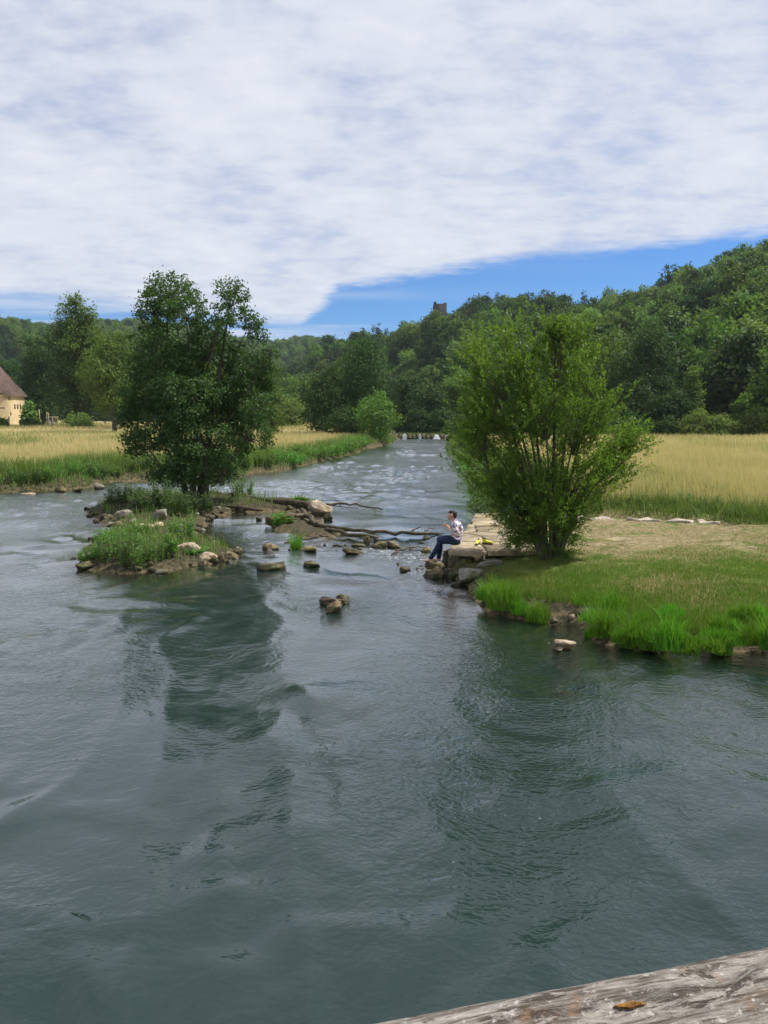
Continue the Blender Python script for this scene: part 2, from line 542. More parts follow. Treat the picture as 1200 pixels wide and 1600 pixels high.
def hills(x, y):
    yy = np.maximum(y, 1.0)
    u = x / yy
    out = np.zeros(x.shape)
    fore = np.zeros(x.shape)
    for sky_, dist, foot, wall in ((HR_sky, HR_dist, HR_foot, 0), (HL_sky, HL_dist, HL_foot, 1)):
        E, D, B = prof(u, sky_), prof(u, dist), prof(u, foot)
        top = np.maximum(D * E + CAM_H - TREE_H, 0)
        s_ = np.clip((y - B) / (D - B), 0, None)
        z = np.where(s_ < 1, top * (0.55 * s_ + 0.45 * s_ * s_ * (3 - 2 * s_)), top * np.clip(1.0 - (s_ - 1) * 0.25, 0.3, 1))
        bump_ = (fbm2(x, y, 1 / 55.0, 4, 3) - 0.5) * 22 * np.clip(s_ * 2.5, 0, 1) * np.clip((1 - s_) * 3, 0, 1)
        z = np.maximum(z + bump_, 0) * (y > 20)
        ok = (y > B) & (u > -1.3) & (u < 1.3)
        z = np.where(ok, z, 0)
        fore = np.where(z > out, np.where(ok, 1 + wall, 0), fore)
        out = np.maximum(out, z)
    return out, fore


def height(x, y):
    dR, dL, dI, dB = (poly_sd(x, y, p) for p in (RIGHT, LEFT, ISLE, BAR))
    wob_ = (fbm2(x, y, 0.9, 3, 11) - 0.5)
    land = np.maximum(np.maximum(dR, dL), np.maximum(dI, dB))
    up = np.where(y > 134.6, 0.8, 0.0)
    bed = -0.04 - 0.95 * (1 - np.exp(np.minimum(land, 0) / 2.6)) + wob_ * 0.08
    zR = 0.02 + 0.25 * sstep(dR, 0, 0.35) + 0.3 * sstep(dR, 0.2, 3.2) + wob_ * 0.10 * sstep(dR, 0, 1)
    mR = poly_sd(x, y, MEADOW_R)
    zR = zR + 0.5 * sstep(mR, -0.3, 3) + 0.25 * sstep(mR, 20, 60)
    dP = poly_sd(x, y, PLAT)
    zR = np.where(dP > -0.3, np.minimum(zR, 0.53) * 1.0, zR)
    zR = np.where((dP < -0.1) & (mR < 0) & (y > 23.5) & (x > 3) & (x < 12), np.minimum(zR, 0.15 + 0.45 * sstep(mR, -1.4, 0)), zR)
    zL = 0.02 + 0.35 * sstep(dL, 0, 0.4) + 0.6 * sstep(dL, 0.3, 2.4) + wob_ * 0.15 * sstep(dL, 0, 1) + 0.2 * sstep(dL, 20, 80)
    zI = 0.02 + 0.16 * sstep(dI, 0, 0.5) + 0.2 * sstep(dI, 0.4, 2.0) + wob_ * 0.16 * sstep(dI, 0, 0.6)
    zB = 0.02 + 0.09 * sstep(dB, 0, 0.4) + wob_ * 0.05
    z = bed
    for d, q in ((dR, zR), (dL, zL), (dI, zI), (dB, zB)):
        z = np.where(d > 0, np.maximum(z, q), z)
    z = z + up * 0.55
    h, fore = hills(x, y)
    z = np.where(land > 0, z + h * sstep(land, 0, 40), z)
    return z, dict(R=dR, L=dL, I=dI, B=dB, land=land, mR=mR, P=dP, fore=fore, h=h)


def axis(lo, hi, step, far_lo, far_hi, grow=1.13):
    a = list(np.arange(lo, hi + 1e-6, step))
    s_ = step
    while a[-1] < far_hi:
        s_ = min(s_ * grow, 30)
        a.append(a[-1] + s_)
    s_ = step
    while a[0] > far_lo:
        s_ = min(s_ * grow, 30)
        a.insert(0, a[0] - s_)
    return np.array(a)


def sheet(xs, ys, zf):
    X, Y = np.meshgrid(xs, ys)
    Z = zf(X, Y)
    V = np.stack([X, Y, Z], -1).reshape(-1, 3)
    nx, ny = len(xs), len(ys)
    i = np.arange(ny - 1)[:, None]; j = np.arange(nx - 1)[None, :]
    F = np.stack([i * nx + j, i * nx + j + 1, (i + 1) * nx + j + 1, (i + 1) * nx + j], -1).reshape(-1, 4)
    return X, Y, V, F


def attr(me, name, vals):
    a = me.attributes.new(name, 'FLOAT', 'POINT')
    a.data.foreach_set('value', np.asarray(vals, np.float32).ravel())


info = {}


def zf(X, Y):
    z, d = height(X, Y)
    info.update(d)
    return z


xs = axis(-21, 14, 0.28, -1500, 1500)
ys = axis(8, 46, 0.28, -160, 1900)
GX, GY, V, F = sheet(xs, ys, zf)
mb = MB().add(V, F)

# ground material: soil, lawn, meadow thatch, forest floor by what grows there
gm, b, out = new_mat('ground')
posn = b.n('ShaderNodeNewGeometry').outputs['Position']
def A_(nm): return b.n('ShaderNodeAttribute', attribute_name=nm).outputs['Fac']
n1 = b.noise(posn, 1.3, 6, 0.62); n2 = b.noise(posn, 7, 5, 0.6); n3 = b.noise(posn, 0.35, 4); n4 = b.noise(posn, 30, 3)
bedc = b.mixc(b.ss(n2, 0.4, 0.62), (0.04, 0.038, 0.02, 1), (0.15, 0.115, 0.06, 1))
soil = b.mixc(b.ss(n2, 0.35, 0.65), (0.022, 0.021, 0.012, 1), (0.085, 0.07, 0.042, 1))
lawn = b.mixc(b.ss(n1, 0.35, 0.65), (0.05, 0.095, 0.012, 1), (0.11, 0.14, 0.028, 1))
lawn = b.mixc(b.ss(b.m('ADD', n3, b.m('MULTIPLY', n2, 0.35)), 0.66, 0.78, 0, 0.8), lawn, (0.19, 0.14, 0.075, 1))
thatch = b.mixc(b.ss(n1, 0.35, 0.65), (0.27, 0.22, 0.10, 1), (0.44, 0.37, 0.2, 1))
dirt = b.mixc(b.ss(n2, 0.35, 0.65), (0.125, 0.10, 0.05, 1), (0.25, 0.20, 0.115, 1))
forest = b.mixc(n1, (0.02, 0.035, 0.012, 1), (0.04, 0.06, 0.018, 1))
c = b.mixc(A_('land'), bedc, soil)
c = b.mixc(A_('lawn'), c, lawn)
bare = b.m('MULTIPLY', A_('bare'), b.ss(b.m('ADD', n1, b.m('MULTIPLY', n2, 0.3)), 0.5, 0.68))
c = b.mixc(bare, c, dirt)
c = b.mixc(A_('meadow'), c, thatch)
c = b.mixc(A_('forest'), c, forest)
pr = b.n('ShaderNodeBsdfPrincipled', i_Roughness=0.95)
pr.inputs['Specular IOR Level'].default_value = 0.15
b.l(c, pr.inputs['Base Color'])
bp = b.n('ShaderNodeBump'); bp.inputs['Distance'].default_value = 0.04
b.l(n2, bp.inputs['Height']); b.l(bp.outputs[0], pr.inputs['Normal'])
b.l(pr.outputs[0], out.inputs[0])
ground = mb.obj('ground', gm, smooth=True)
tag(ground, kind='structure')
attr(ground.data, 'land', sstep(info['land'], -0.05, 0.15))
attr(ground.data, 'lawn', sstep(info['R'], 0.5, 1.2) * (info['mR'] < 1))
attr(ground.data, 'bare', np.clip(sstep(info['P'], -3.4, 0.0), 0, 1) * sstep(GX, 3.6, 5.2))
attr(ground.data, 'meadow', np.maximum(sstep(info['mR'], 0.5, 3), sstep(info['L'], 1.5, 4)))
attr(ground.data, 'forest', np.clip(info['h'] / 2.0, 0, 1))


def zat(x, y):
    return float(height(np.array([float(x)]), np.array([float(y)]))[0][0])


def zarr(P2):
    return height(P2[:, 0].copy(), P2[:, 1].copy())


# ------------------------------------------------------------------ the river
wm, b, out = new_mat('river_water')
geo = b.n('ShaderNodeNewGeometry')
posn = geo.outputs['Position']
def A_(nm): return b.n('ShaderNodeAttribute', attribute_name=nm).outputs['Fac']
rif = A_('riffle')
warp = b.n('ShaderNodeTexNoise'); warp.inputs['Scale'].default_value = 0.33; warp.inputs['Detail'].default_value = 2
b.l(posn, warp.inputs['Vector'])
wv = b.vm('MULTIPLY', b.vm('SUBTRACT', warp.outputs['Color'], (0.5, 0.5, 0.5)), (1.7, 1.7, 0))
pw = b.vm('ADD', posn, wv)
h1 = b.noise(b.vm('MULTIPLY', pw, (0.85, 1.25, 1)), 1.15, 2, 0.5, 0.5)
h2 = b.noise(b.vm('MULTIPLY', pw, (1.0, 1.35, 1)), 4.2, 3, 0.5, 0.6)
h3 = b.noise(b.vm('MULTIPLY', posn, (1, 1.3, 1)), 15, 2, 0.5, 0.3)
sy_ = b.n('ShaderNodeSeparateXYZ'); b.l(posn, sy_.inputs[0])
upst = b.ss(sy_.outputs[1], 30, 55, 0, 2.4)          # the faster, choppier reach above the island
calm = b.m('ADD', upst, b.ss(b.noise(posn, 0.22, 3, 0.5), 0.40, 0.60, 0.4, 1.3))
ht = b.m('MULTIPLY', h1, 0.004)
ht = b.m('ADD', ht, b.m('MULTIPLY', b.m('MULTIPLY', h2, 0.013), b.m('ADD', calm, b.m('MULTIPLY', rif, 1.2))))
ht = b.m('ADD', ht, b.m('MULTIPLY', b.m('MULTIPLY', h3, 0.005), b.m('ADD', calm, b.m('MULTIPLY', rif, 3.0))))
bp = b.n('ShaderNodeBump'); bp.inputs['Distance'].default_value = 1.0; bp.inputs['Strength'].default_value = 1.0
b.l(ht, bp.inputs['Height'])
nrm = bp.outputs[0]
murk = b.n('ShaderNodeBsdfDiffuse')
mk = b.mixc(b.noise(posn, 0.25, 3), (0.006, 0.020, 0.018, 1), (0.014, 0.032, 0.028, 1))
b.l(mk, murk.inputs[0])
trp = b.n('ShaderNodeBsdfTransparent'); trp.inputs[0].default_value = (0.62, 0.66, 0.52, 1)
body = b.n('ShaderNodeMixShader')
dep = A_('depth')
b.l(b.m('SUBTRACT', 1.0, b.m('EXPONENT', b.m('MULTIPLY', dep, -1.9))), body.inputs[0])
b.l(trp.outputs[0], body.inputs[1]); b.l(murk.outputs[0], body.inputs[2])
gl = b.n('ShaderNodeBsdfGlossy'); gl.inputs['Roughness'].default_value = 0.10; gl.inputs[0].default_value = (1, 1, 1, 1)
b.l(nrm, gl.inputs['Normal'])
fr = b.n('ShaderNodeFresnel'); fr.inputs[0].default_value = 1.36
b.l(nrm, fr.inputs['Normal'])
mx = b.n('ShaderNodeMixShader')
b.l(b.m('MULTIPLY', fr.outputs[0], 1.75, clamp=True), mx.inputs[0]); b.l(body.outputs[0], mx.inputs[1]); b.l(gl.outputs[0], mx.inputs[2])
fo = b.n('ShaderNodeBsdfDiffuse'); fo.inputs[0].default_value = (0.6, 0.63, 0.65, 1)
fz = b.noise(b.vm('MULTIPLY', pw, (1, 1.4, 1)), 9, 4, 0.65, 0.6)
fm = b.m('MULTIPLY', b.ss(b.m('ADD', fz, b.m('MULTIPLY', A_('foam'), 0.28)), 0.80, 0.90), b.ss(A_('foam'), 0.05, 0.2))
mx2 = b.n('ShaderNodeMixShader')
b.l(fm, mx2.inputs[0]); b.l(mx.outputs[0], mx2.inputs[1]); b.l(fo.outputs[0], mx2.inputs[2])
b.l(mx2.outputs[0], out.inputs[0])

RIFFLES = [(*gnd(p, q)[:2], r_, f_) for p, q, r_, f_ in [(640, 872, 1.2, 0.95), (575, 862, 1.0, 0.95), (655, 890, 0.8, .8), (610, 868, 1.0, 0.9), (450, 850, 1.3, .6), (395, 850, 1.0, .5), (505, 860, .9, .7), (530, 948, 1.0, .35), (885, 1000, 0.9, .55),
           (60, 790, 5, .3), (20, 785, 5, .45), (655, 687, 5, 0.5), (640, 687, 4, .5), (940, 1040, 2.0, .1), (800, 1200, 1.8, 0.0), (760, 1150, 1.6, 0), (850, 1100, 2, 0)]]


def waves(x, y, rf):
    """height of the rippled surface: swirling current, chop and riffles"""
    wx = (fbm2(x, y, 0.30, 2, 201) - 0.5) * 3.0
    wy = (fbm2(x, y, 0.30, 2, 202) - 0.5) * 3.0
    a, c = x + wx, y + wy
    calm = 0.36 + 1.0 * sstep(fbm2(x, y, 0.20, 3, 203), 0.38, 0.62)
    h = 0.060 * fbm2(a * 0.8, c * 1.1, 0.5, 2, 204)
    h = h + 0.060 * calm * fbm2(a * 0.9, c * 1.3, 1.15, 2, 205)
    h = h + (0.026 * calm + 0.04 * rf) * fbm2(a, c * 1.3, 2.9, 2, 206)
    h = h + 0.026 * (1 - np.abs(2 * fbm2(a * 1.0 + c * 0.25, c * 0.26, 1.25, 2, 207) - 1)) ** 2 * (0.5 + calm)
    return (h - 0.105) * (1 + 1.2 * sstep(y, 30, 50))


def water(name, rows, U, ncol, apex, z, wavy=True):
    u = np.linspace(-U, U, ncol)
    RR, UU = np.meshgrid(rows, u, indexing='ij')
    X, Y = UU * RR, RR + apex
    nr = len(rows)
    rf = np.zeros(X.shape); fmv = np.zeros(X.shape)
    for rx, ry, rr, ff in RIFFLES:
        g_ = np.exp(-((X - rx) ** 2 + ((Y - ry) / 1.3) ** 2) / rr ** 2)
        rf = np.maximum(rf, g_); fmv = np.maximum(fmv, g_ * ff)
    Z = z + (waves(X, Y, rf) if wavy else 0 * X)
    V_ = np.stack([X, Y, Z], -1).reshape(-1, 3)
    i = np.arange(nr - 1)[:, None]; j = np.arange(ncol - 1)[None, :]
    F_ = np.stack([i * ncol + j, i * ncol + j + 1, (i + 1) * ncol + j + 1, (i + 1) * ncol + j], -1).reshape(-1, 4)
    zg, _ = height(X, Y)
    wet_ = (zg < z + 0.25).ravel()
    F_ = F_[wet_[F_].any(1)]
    o = MB().add(V_, F_).obj(name, wm, smooth=True)
    tag(o, kind='structure')
    attr(o.data, 'depth', np.clip(z - zg, 0, 2))
    attr(o.data, 'riffle', rf); attr(o.data, 'foam', fmv)
    return o


rows = [8.0]
while rows[-1] < 148.9: rows.append(rows[-1] * 1.0058)
rows[-1] = 148.9
water('river', np.array(rows), 0.72, 560, -14.5, 0.0)
water('river_above_weir', np.arange(149.4, 320, 4.0), 0.2, 40, -14.5, 0.8, False)

# ------------------------------------------------------------------ foliage builders
def lobes_leaves(mb, lobes, n_clump, per, size, asp, rng, clump=0.25, updir=0.3, outw=0.7, rnd=0.7, shell=0.45, along=None, slot=0, mid=None):
    """leaf clumps spread through a set of ellipsoids (cx,cy,cz,rx,ry,rz)"""
    lobes = np.asarray(lobes, float)
    wgt = lobes[:, 3] * lobes[:, 4] + lobes[:, 4] * lobes[:, 5]
    k = rng.choice(len(lobes), n_clump, p=wgt / wgt.sum())
    d = unit(rng.normal(size=(n_clump, 3)))
    r_ = rng.uniform(shell ** 3, 1, n_clump) ** (1 / 3)
    c = lobes[k, :3] + d * lobes[k, 3:6] * r_[:, None]
    cs = clump * rng.uniform(0.6, 1.4, n_clump)
    idx = np.repeat(np.arange(n_clump), per)
    n = len(idx)
    Pn = c[idx] + rng.normal(size=(n, 3)) * cs[idx][:, None] * np.array([1, 1, 0.7])
    o = d[idx]
    N = o * outw + np.array([0, 0, updir]) + rng.normal(size=(n, 3)) * rnd
    if mid is not None:
        N = N + unit(Pn - np.asarray(mid)) * 0.75
    if along is None:
        D = rng.normal(size=(n, 3)) + o * 0.5 + np.array([0, 0, -0.3])
    else:
        D = unit(Pn - along) * 0.9 + rng.normal(size=(n, 3)) * 0.45 + np.array([0, 0, 0.25])
    L = size * rng.uniform(0.6, 1.35, n)
    leaves(mb, Pn, D, N, L, L * asp, slot, 0.06)
    return c


def tree_lobes(H, Rr, rng, base=0.18, n=14, shape='round'):
    out_ = []
    for i in range(n):
        t = (i + 0.5) / n
        z = base + (0.93 - base) * t
        if shape == 'round':
            rad = math.sin(math.pi * (0.12 + 0.82 * t)) ** 0.7
        elif shape == 'cone':
            rad = (1 - t) * 1.0 + 0.12
        elif shape == 'tall':
            rad = 0.55 + 0.45 * math.sin(math.pi * (0.1 + 0.85 * t))
        else:
            rad = 0.95 - 0.35 * t
        a = i * 2.399 + rng.uniform(-0.4, 0.4)
        q = rad * Rr * rng.uniform(0.35, 0.68)
        lr = Rr * rng.uniform(0.34, 0.52) * (0.55 + 0.45 * rad)
        out_.append((math.cos(a) * q, math.sin(a) * q, z * H, lr, lr, lr * rng.uniform(0.7, 1.0)))
    out_.append((0, 0, H * (base + 0.93) / 2, Rr * 0.55, Rr * 0.55, H * (0.93 - base) / 2.3))
    return out_


def make_tree(name, loc, H, Rr, leafm, seed, label, cat='tree', group=None, base=0.18, n=14, shape='round', clumps=420, per=13, size=0.42, trunk=0.02, clump=None, sx=1.0):
    rng = np.random.default_rng(seed)
    t = thing(name, loc, label, cat, group)
    lob = tree_lobes(H, Rr, rng, base, n, shape)
    lob = [(q[0] * sx, q[1], q[2], q[3] * sx, q[4], q[5]) for q in lob]
    mb = MB()
    lobes_leaves(mb, lob, clumps, per, size, 0.7, rng, clump or Rr * 0.085, shell=0.55, rnd=0.42, mid=(0, 0, H * 0.45))
    cr = mb.obj('crown', M[leafm], t)
    mt = MB()
    r0 = max(0.05, trunk * H)
    tube(mt, [(0, 0, -0.4), (0, 0, H * 0.1), (rng.normal() * .1, rng.normal() * .1, H * 0.4), (0, 0, H * 0.85)], [r0 * 1.25, r0, r0 * 0.75, r0 * 0.15], 7)
    for q in lob[:-1]:
        z0 = max(0.08 * H, q[2] - Rr * 0.55)
        tube(mt, curve3((0, 0, z0), q[:3], (0, 0, -0.06 * Rr), 4), np.linspace(r0 * 0.4, r0 * 0.08, 4), 5)
    mt.obj('trunk', M['bark'], t, smooth=True)
    return t


# ------------------------------------------------------------------ alder on the little island
def alder():
    rng = np.random.default_rng(5)
    Y = 32.0
    base = np.array([-7.9, Y, zat(-7.9, Y)])
    t = thing('alder_tree', base, 'tall dark alder with an open two-part top growing on the small river island', 'tree')
    spec = [(262, 462, 46, 36), (240, 495, 32, 30), (290, 490, 32, 36), (360, 470, 30, 34), (345, 500, 20, 20), (392, 503, 17, 22), (425, 548, 12, 9), (408, 525, 10, 10),
            (245, 555, 50, 42), (320, 550, 56, 44), (385, 570, 38, 34), (412, 585, 24, 30), (225, 615, 38, 34), (290, 620, 60, 48), (365, 630, 52, 44), (215, 690, 26, 22), (250, 675, 42, 34),
            (320, 690, 58, 40), (390, 680, 38, 30), (405, 640, 24, 26), (300, 735, 48, 26), (260, 735, 26, 18), (350, 730, 34, 24), (200, 650, 20, 18)]
    lob = []
    for i, (px, py, rx, ry) in enumerate(spec):
        c = at(px, py, Y + rng.uniform(-1.3, 1.3))
        k = Y / 1200
        lob.append((*(c - base), rx * k, max(rx, ry) * k * rng.uniform(0.8, 1.1), ry * k))
    mb = MB()
    airy = lob[:8]; dense = lob[8:]
    c1 = lobes_leaves(mb, airy, 330, 34, 0.098, 0.75, rng, 0.12, 0.35, 0.5, 0.7, 0.3)
    c2 = lobes_leaves(mb, dense, 1250, 40, 0.108, 0.75, rng, 0.15, 0.35, 0.6, 0.7, 0.4)
    mb.obj('crown', M['alder'], t)
    mt = MB()
    for bx, top, r0 in ((-0.35, 0, 0.15), (0.05, 3, 0.17), (0.42, 13, 0.13), (-0.1, 9, 0.15)):
        q = np.array(lob[top][:3])
        p = curve3((bx, rng.uniform(-.3, .3), -0.3), q, (bx * 0.8, 0, 0.2), 9)
        tube(mt, p, np.linspace(r0, 0.025, 9), 8)
    trunk_pts = [np.array([0, 0, z]) for z in (1.2, 2, 3, 4, 5)]
    for q in lob:
        q = np.array(q[:3])
        s_ = np.array([q[0] * 0.35, q[1] * 0.3, max(0.8, q[2] - 1.6 - abs(q[0]) * 0.5)])
        tube(mt, curve3(s_, q, (0, 0, -0.1), 5), np.linspace(0.05, 0.014, 5), 5)
    for cc, ll in ((c1, airy), (c2, dense)):
        for c in cc[::2]:
            d = [np.linalg.norm(c - np.array(l[:3])) for l in ll]
            a = np.array(ll[int(np.argmin(d))][:3]) + np.array([0, 0, -0.25])
            tube(mt, curve3(a, c, rng.normal(size=3) * 0.05, 4), np.linspace(0.016, 0.005, 4), 4)
    mt.obj('trunk', M['bark'], t, smooth=True)


alder()


# ------------------------------------------------------------------ willow bush on the stone point
def willow():
    rng = np.random.default_rng(8)
    Y = 18.3
    base = np.array([*at(862, 865, Y)[:2], 0.5])
    base[2] = 0.5
    t = thing('willow_bush', base, 'bright green vase-shaped willow bush growing beside the stone landing', 'bush')
    spec = [(772, 560, 42, 40), (733, 535, 14, 26), (870, 522, 14, 14), (790, 528, 16, 16), (905, 530, 12, 16), (815, 555, 34, 40), (868, 545, 34, 42), (905, 560, 24, 42), (930, 620, 26, 40), (748, 600, 32, 36), (735, 655, 28, 28), (790, 640, 52, 46),
            (850, 630, 54, 50), (905, 660, 42, 44), (965, 690, 28, 24), (988, 690, 20, 16), (950, 738, 18, 12), (935, 720, 40, 28), (742, 700, 26, 26), (790, 720, 52, 42), (850, 710, 52, 46), (905, 745, 36, 34),
            (770, 765, 28, 24), (810, 785, 40, 34), (865, 780, 50, 38), (895, 795, 28, 30), (850, 830, 46, 32), (820, 815, 28, 22), (870, 850, 36, 20), (716, 690, 13, 9), (722, 640, 14, 12)]
    k = Y / 1200
    lob = []
    for px, py, rx, ry in spec:
        dep = rng.uniform(-0.9, 0.9) * min(1.0, max(0.25, (870 - py) / 200))
        c = at(px, py, Y + dep) - base
        lob.append((*c, rx * k, max(rx, ry) * k * 0.95, ry * k))
    mb = MB(); ms = MB()
    # stems fan out from the stool; twigs carry rows of narrow leaves
    stool = np.array([0, 0, 0.0])
    for i, q in enumerate(lob):
        q = np.array(q[:3])
        a = stool + np.array([q[0] * 0.12, rng.uniform(-.15, .15), 0.0])
        bend = np.array([-q[0] * 0.10, -q[1] * 0.1, 0.04 * q[2]])
        p = curve3(a, q, bend, 8)
        tube(ms, p, np.linspace(0.045 if q[2] > 2 else 0.025, 0.01, 8), 6)
    lb = np.array(lob)
    wgt = lb[:, 3] * lb[:, 5] * np.where(lb[:, 2] < 2.2, 1.25, 1.0)
    NT = 3700
    NBR = 430
    kb = rng.choice(len(lb), NBR, p=wgt / wgt.sum())
    db = unit(rng.normal(size=(NBR, 3)))
    cb = lb[kb, :3] + db * lb[kb, 3:6] * (rng.uniform(0.05, 1.3, NBR) ** (1 / 3))[:, None]
    for j in range(NBR):
        a = lb[kb[j], :3] * 0.8 + np.array([0, 0, -0.1])
        tube(ms, curve3(a, cb[j], rng.normal(size=3) * 0.06, 4), np.linspace(0.011, 0.004, 4), 4)
    ks = rng.integers(0, NBR, NT)
    sg_ = rng.uniform(0.10, 0.21, NBR)
    off = rng.normal(size=(NT, 3))
    d = unit(db[ks] * 0.8 + unit(off) * 0.6)
    c = cb[ks] + off * sg_[ks][:, None]
    root = np.array([0, 0, 0.3])
    tw = unit(unit(c - root) * 0.9 + d * 0.55 + rng.normal(size=(NT, 3)) * 0.28 + np.array([0, 0, 0.25]))
    tl = rng.uniform(0.22, 0.58, NT)
    PER = 22
    for j in range(0, NT, 3):
        p = curve3(c[j] - tw[j] * tl[j] * 0.5, c[j] + tw[j] * tl[j] * 0.5, (0, 0, 0.02), 3)
        tube(ms, p, [0.005, 0.004, 0.002], 3)
    idx = np.repeat(np.arange(NT), PER)
    n = len(idx)
    s_ = rng.uniform(-0.5, 0.55, n)
    Pn = c[idx] + tw[idx] * (s_ * tl[idx])[:, None] + rng.normal(size=(n, 3)) * 0.018
    side = unit(np.cross(tw[idx], rng.normal(size=(n, 3))))
    D = tw[idx] * rng.uniform(0.5, 1.0, n)[:, None] + side * rng.uniform(0.4, 0.9, n)[:, None] + np.array([0, 0, -0.12])
    N = np.array([0, 0, 0.7]) + d[idx] * 0.4 + rng.normal(size=(n, 3)) * 0.55
    L = rng.uniform(0.05, 0.105, n)
    leaves(mb, Pn, D, N, L, L * 0.34, 0, 0.05)
    mb.obj('crown', M['willow'], t)
    ms.obj('trunk', M['twig'], t, smooth=True)


willow()

# ------------------------------------------------------------------ trees along the valley floor
seed = 100


def tree_at(px, base_py_top, wpx, Y, leafm, label, name='broadleaf_tree', group=None, **kw):
    """stands on the ground at distance Y under picture column px; top row and width give its size"""
    global seed
    seed += 1
    q = at(px, base_py_top, Y)
    x = q[0]
    z0 = zat(x, Y)
    H = q[2] - z0
    Rr = wpx / 2 / 1200 * Y
    kw.setdefault('size', 0.34 * max(0.5, Y / 125))
    kw['clumps'] = int(min(1100, 250 + 11 * Rr * H))
    return make_tree(name, (x, Y, z0 - 0.1), H, Rr, leafm, seed, label, group=group, **kw)


G_L = 'trees at the far side of the left meadow'
tree_at(120, 450, 80, 150, 'mid', 'tallest tree near the yellow house, with an airy rounded top', shape='tall', base=0.3, n=16, sx=1.0)
tree_at(120, 492, 112, 152, 'dark', 'broad dark tree around the foot of the tallest tree near the yellow house', shape='round', base=0.12)
tree_at(60, 512, 92, 182, 'dark', 'dark full tree standing right behind the yellow house garden', shape='tall', base=0.08)
tree_at(172, 506, 104, 128, 'mid', 'medium green tree with visible trunk at the edge of the left meadow', base=0.2)
tree_at(10, 560, 80, 200, 'dark', 'dark tree rising behind the roof of the yellow house', base=0.1)
tree_at(225, 520, 110, 145, 'dark', 'dark tree showing through the left side of the alder', base=0.1)
tree_at(305, 545, 120, 165, 'mid', 'green tree hidden behind the alder crown', base=0.1)
tree_at(420, 582, 66, 118, 'mid', 'fresh green tree beside the right edge of the alder', base=0.05)
tree_at(452, 625, 64, 170, 'pale', 'small pale green tree beyond the narrow strip of dry meadow', base=0.02)
tree_at(475, 590, 90, 260, 'mid', 'green tree in front of the distant blue-green hill', base=0.05)
tree_at(400, 600, 110, 250, 'mid', 'wide green tree far behind the alder at the valley floor', base=0.05)
tree_at(565, 520, 118, 128, 'dark', 'largest dark tree on the river bend above the weir', base=0.08, shape='round', clumps=1000)
tree_at(510, 574, 84, 122, 'dark', 'dark round tree on the meadow edge beside the river bend', base=0.03)
tree_at(590, 612, 78, 107, 'mid', 'fresh green low tree leaning over the river bank near the weir', base=0.0, n=12)
tree_at(545, 640, 70, 112, 'dark', 'low dark tree filling the gap between the bend trees', base=0.0, n=10)
G_W = 'dark trees crowding the river behind the weir'
for px, py, wd, Y, lm in ((640, 585, 75, 168, 'dark'), (678, 600, 80, 158, 'dark'), (712, 585, 90, 165, 'mid'), (655, 640, 60, 150, 'dark'), (690, 645, 70, 148, 'dark'), (720, 655, 66, 140, 'mid'), (750, 620, 90, 142, 'dark'), (628, 630, 50, 175, 'mid')):
    tree_at(px, py, wd, Y, lm, 'shady tree crowding the river right behind the weir', group=G_W, base=0.0)
for px, py, wd, Y, lm in ((728, 650, 44, 98, 'mid'), (735, 660, 50, 78, 'mid'), (715, 668, 36, 118, 'dark')):
    tree_at(px, py, wd, Y, lm, 'green bush overhanging the right bank between willow and weir', name='bank_bush', group='bushes overhanging the right bank', base=0.0, n=10)
tree_at(1015, 498, 100, 122, 'dark', 'tall dark rounded tree at the far edge of the right meadow', base=0.08, clumps=1000)
tree_at(950, 512, 110, 130, 'mid', 'broad mid-green tree between the willow and the dark rounded tree', base=0.08, clumps=1000)
tree_at(880, 530, 120, 135, 'mid', 'mid-green tree straight behind the willow bush', base=0.08)
tree_at(800, 560, 110, 140, 'dark', 'dark tree behind the left half of the willow bush', base=0.05)
tree_at(990, 590, 90, 114, 'dark', 'dark spreading lower tree under the tall rounded one', base=0.0)
tree_at(1050, 610, 80, 112, 'dark', 'dark low tree beside the pale conical tree at the meadow edge', base=0.0)
tree_at(1083, 566, 62, 113, 'mid', 'conical green tree in front of the right hillside', base=0.0, shape='cone')
tree_at(1125, 530, 58, 124, 'pale', 'pale green pear-shaped tree in front of the right hillside', base=0.05, shape='tall')
tree_at(1186, 536, 84, 122, 'mid', 'wide rounded green tree at the right end of the meadow', base=0.03, clumps=900)
tree_at(1160, 612, 40, 110, 'mid', 'slim young tree among the shrubs of the right meadow edge', base=0.0, shape='tall', n=9)
G_S = 'shrubs along the far edge of the right meadow'
for px, py, wd, Y in ((1085, 640, 60, 107), (1125, 648, 60, 106), (1180, 635, 66, 106), (1040, 652, 60, 108), (985, 645, 70, 108), (1225, 630, 70, 106), (935, 650, 60, 110), (880, 645, 70, 110)):
    tree_at(px, py, wd, Y, ('pale' if px % 2 else 'mid') if px > 1060 else 'dark', 'low rounded shrub lining the far edge of the right meadow', name='meadow_shrub', group=G_S, base=-0.05, n=9, clumps=350)

# ------------------------------------------------------------------ forest on the hills
protos = []
FR = np.random.default_rng(77)
LAB = {'dark': 'dark round-crowned tree in the forest on the castle hill', 'mid': 'fresh green round-crowned tree in the forest on the castle hill', 'pale': 'pale green round-crowned tree in the forest on the castle hill', 'conifer': 'dark pointed conifer in the forest on the castle hill'}


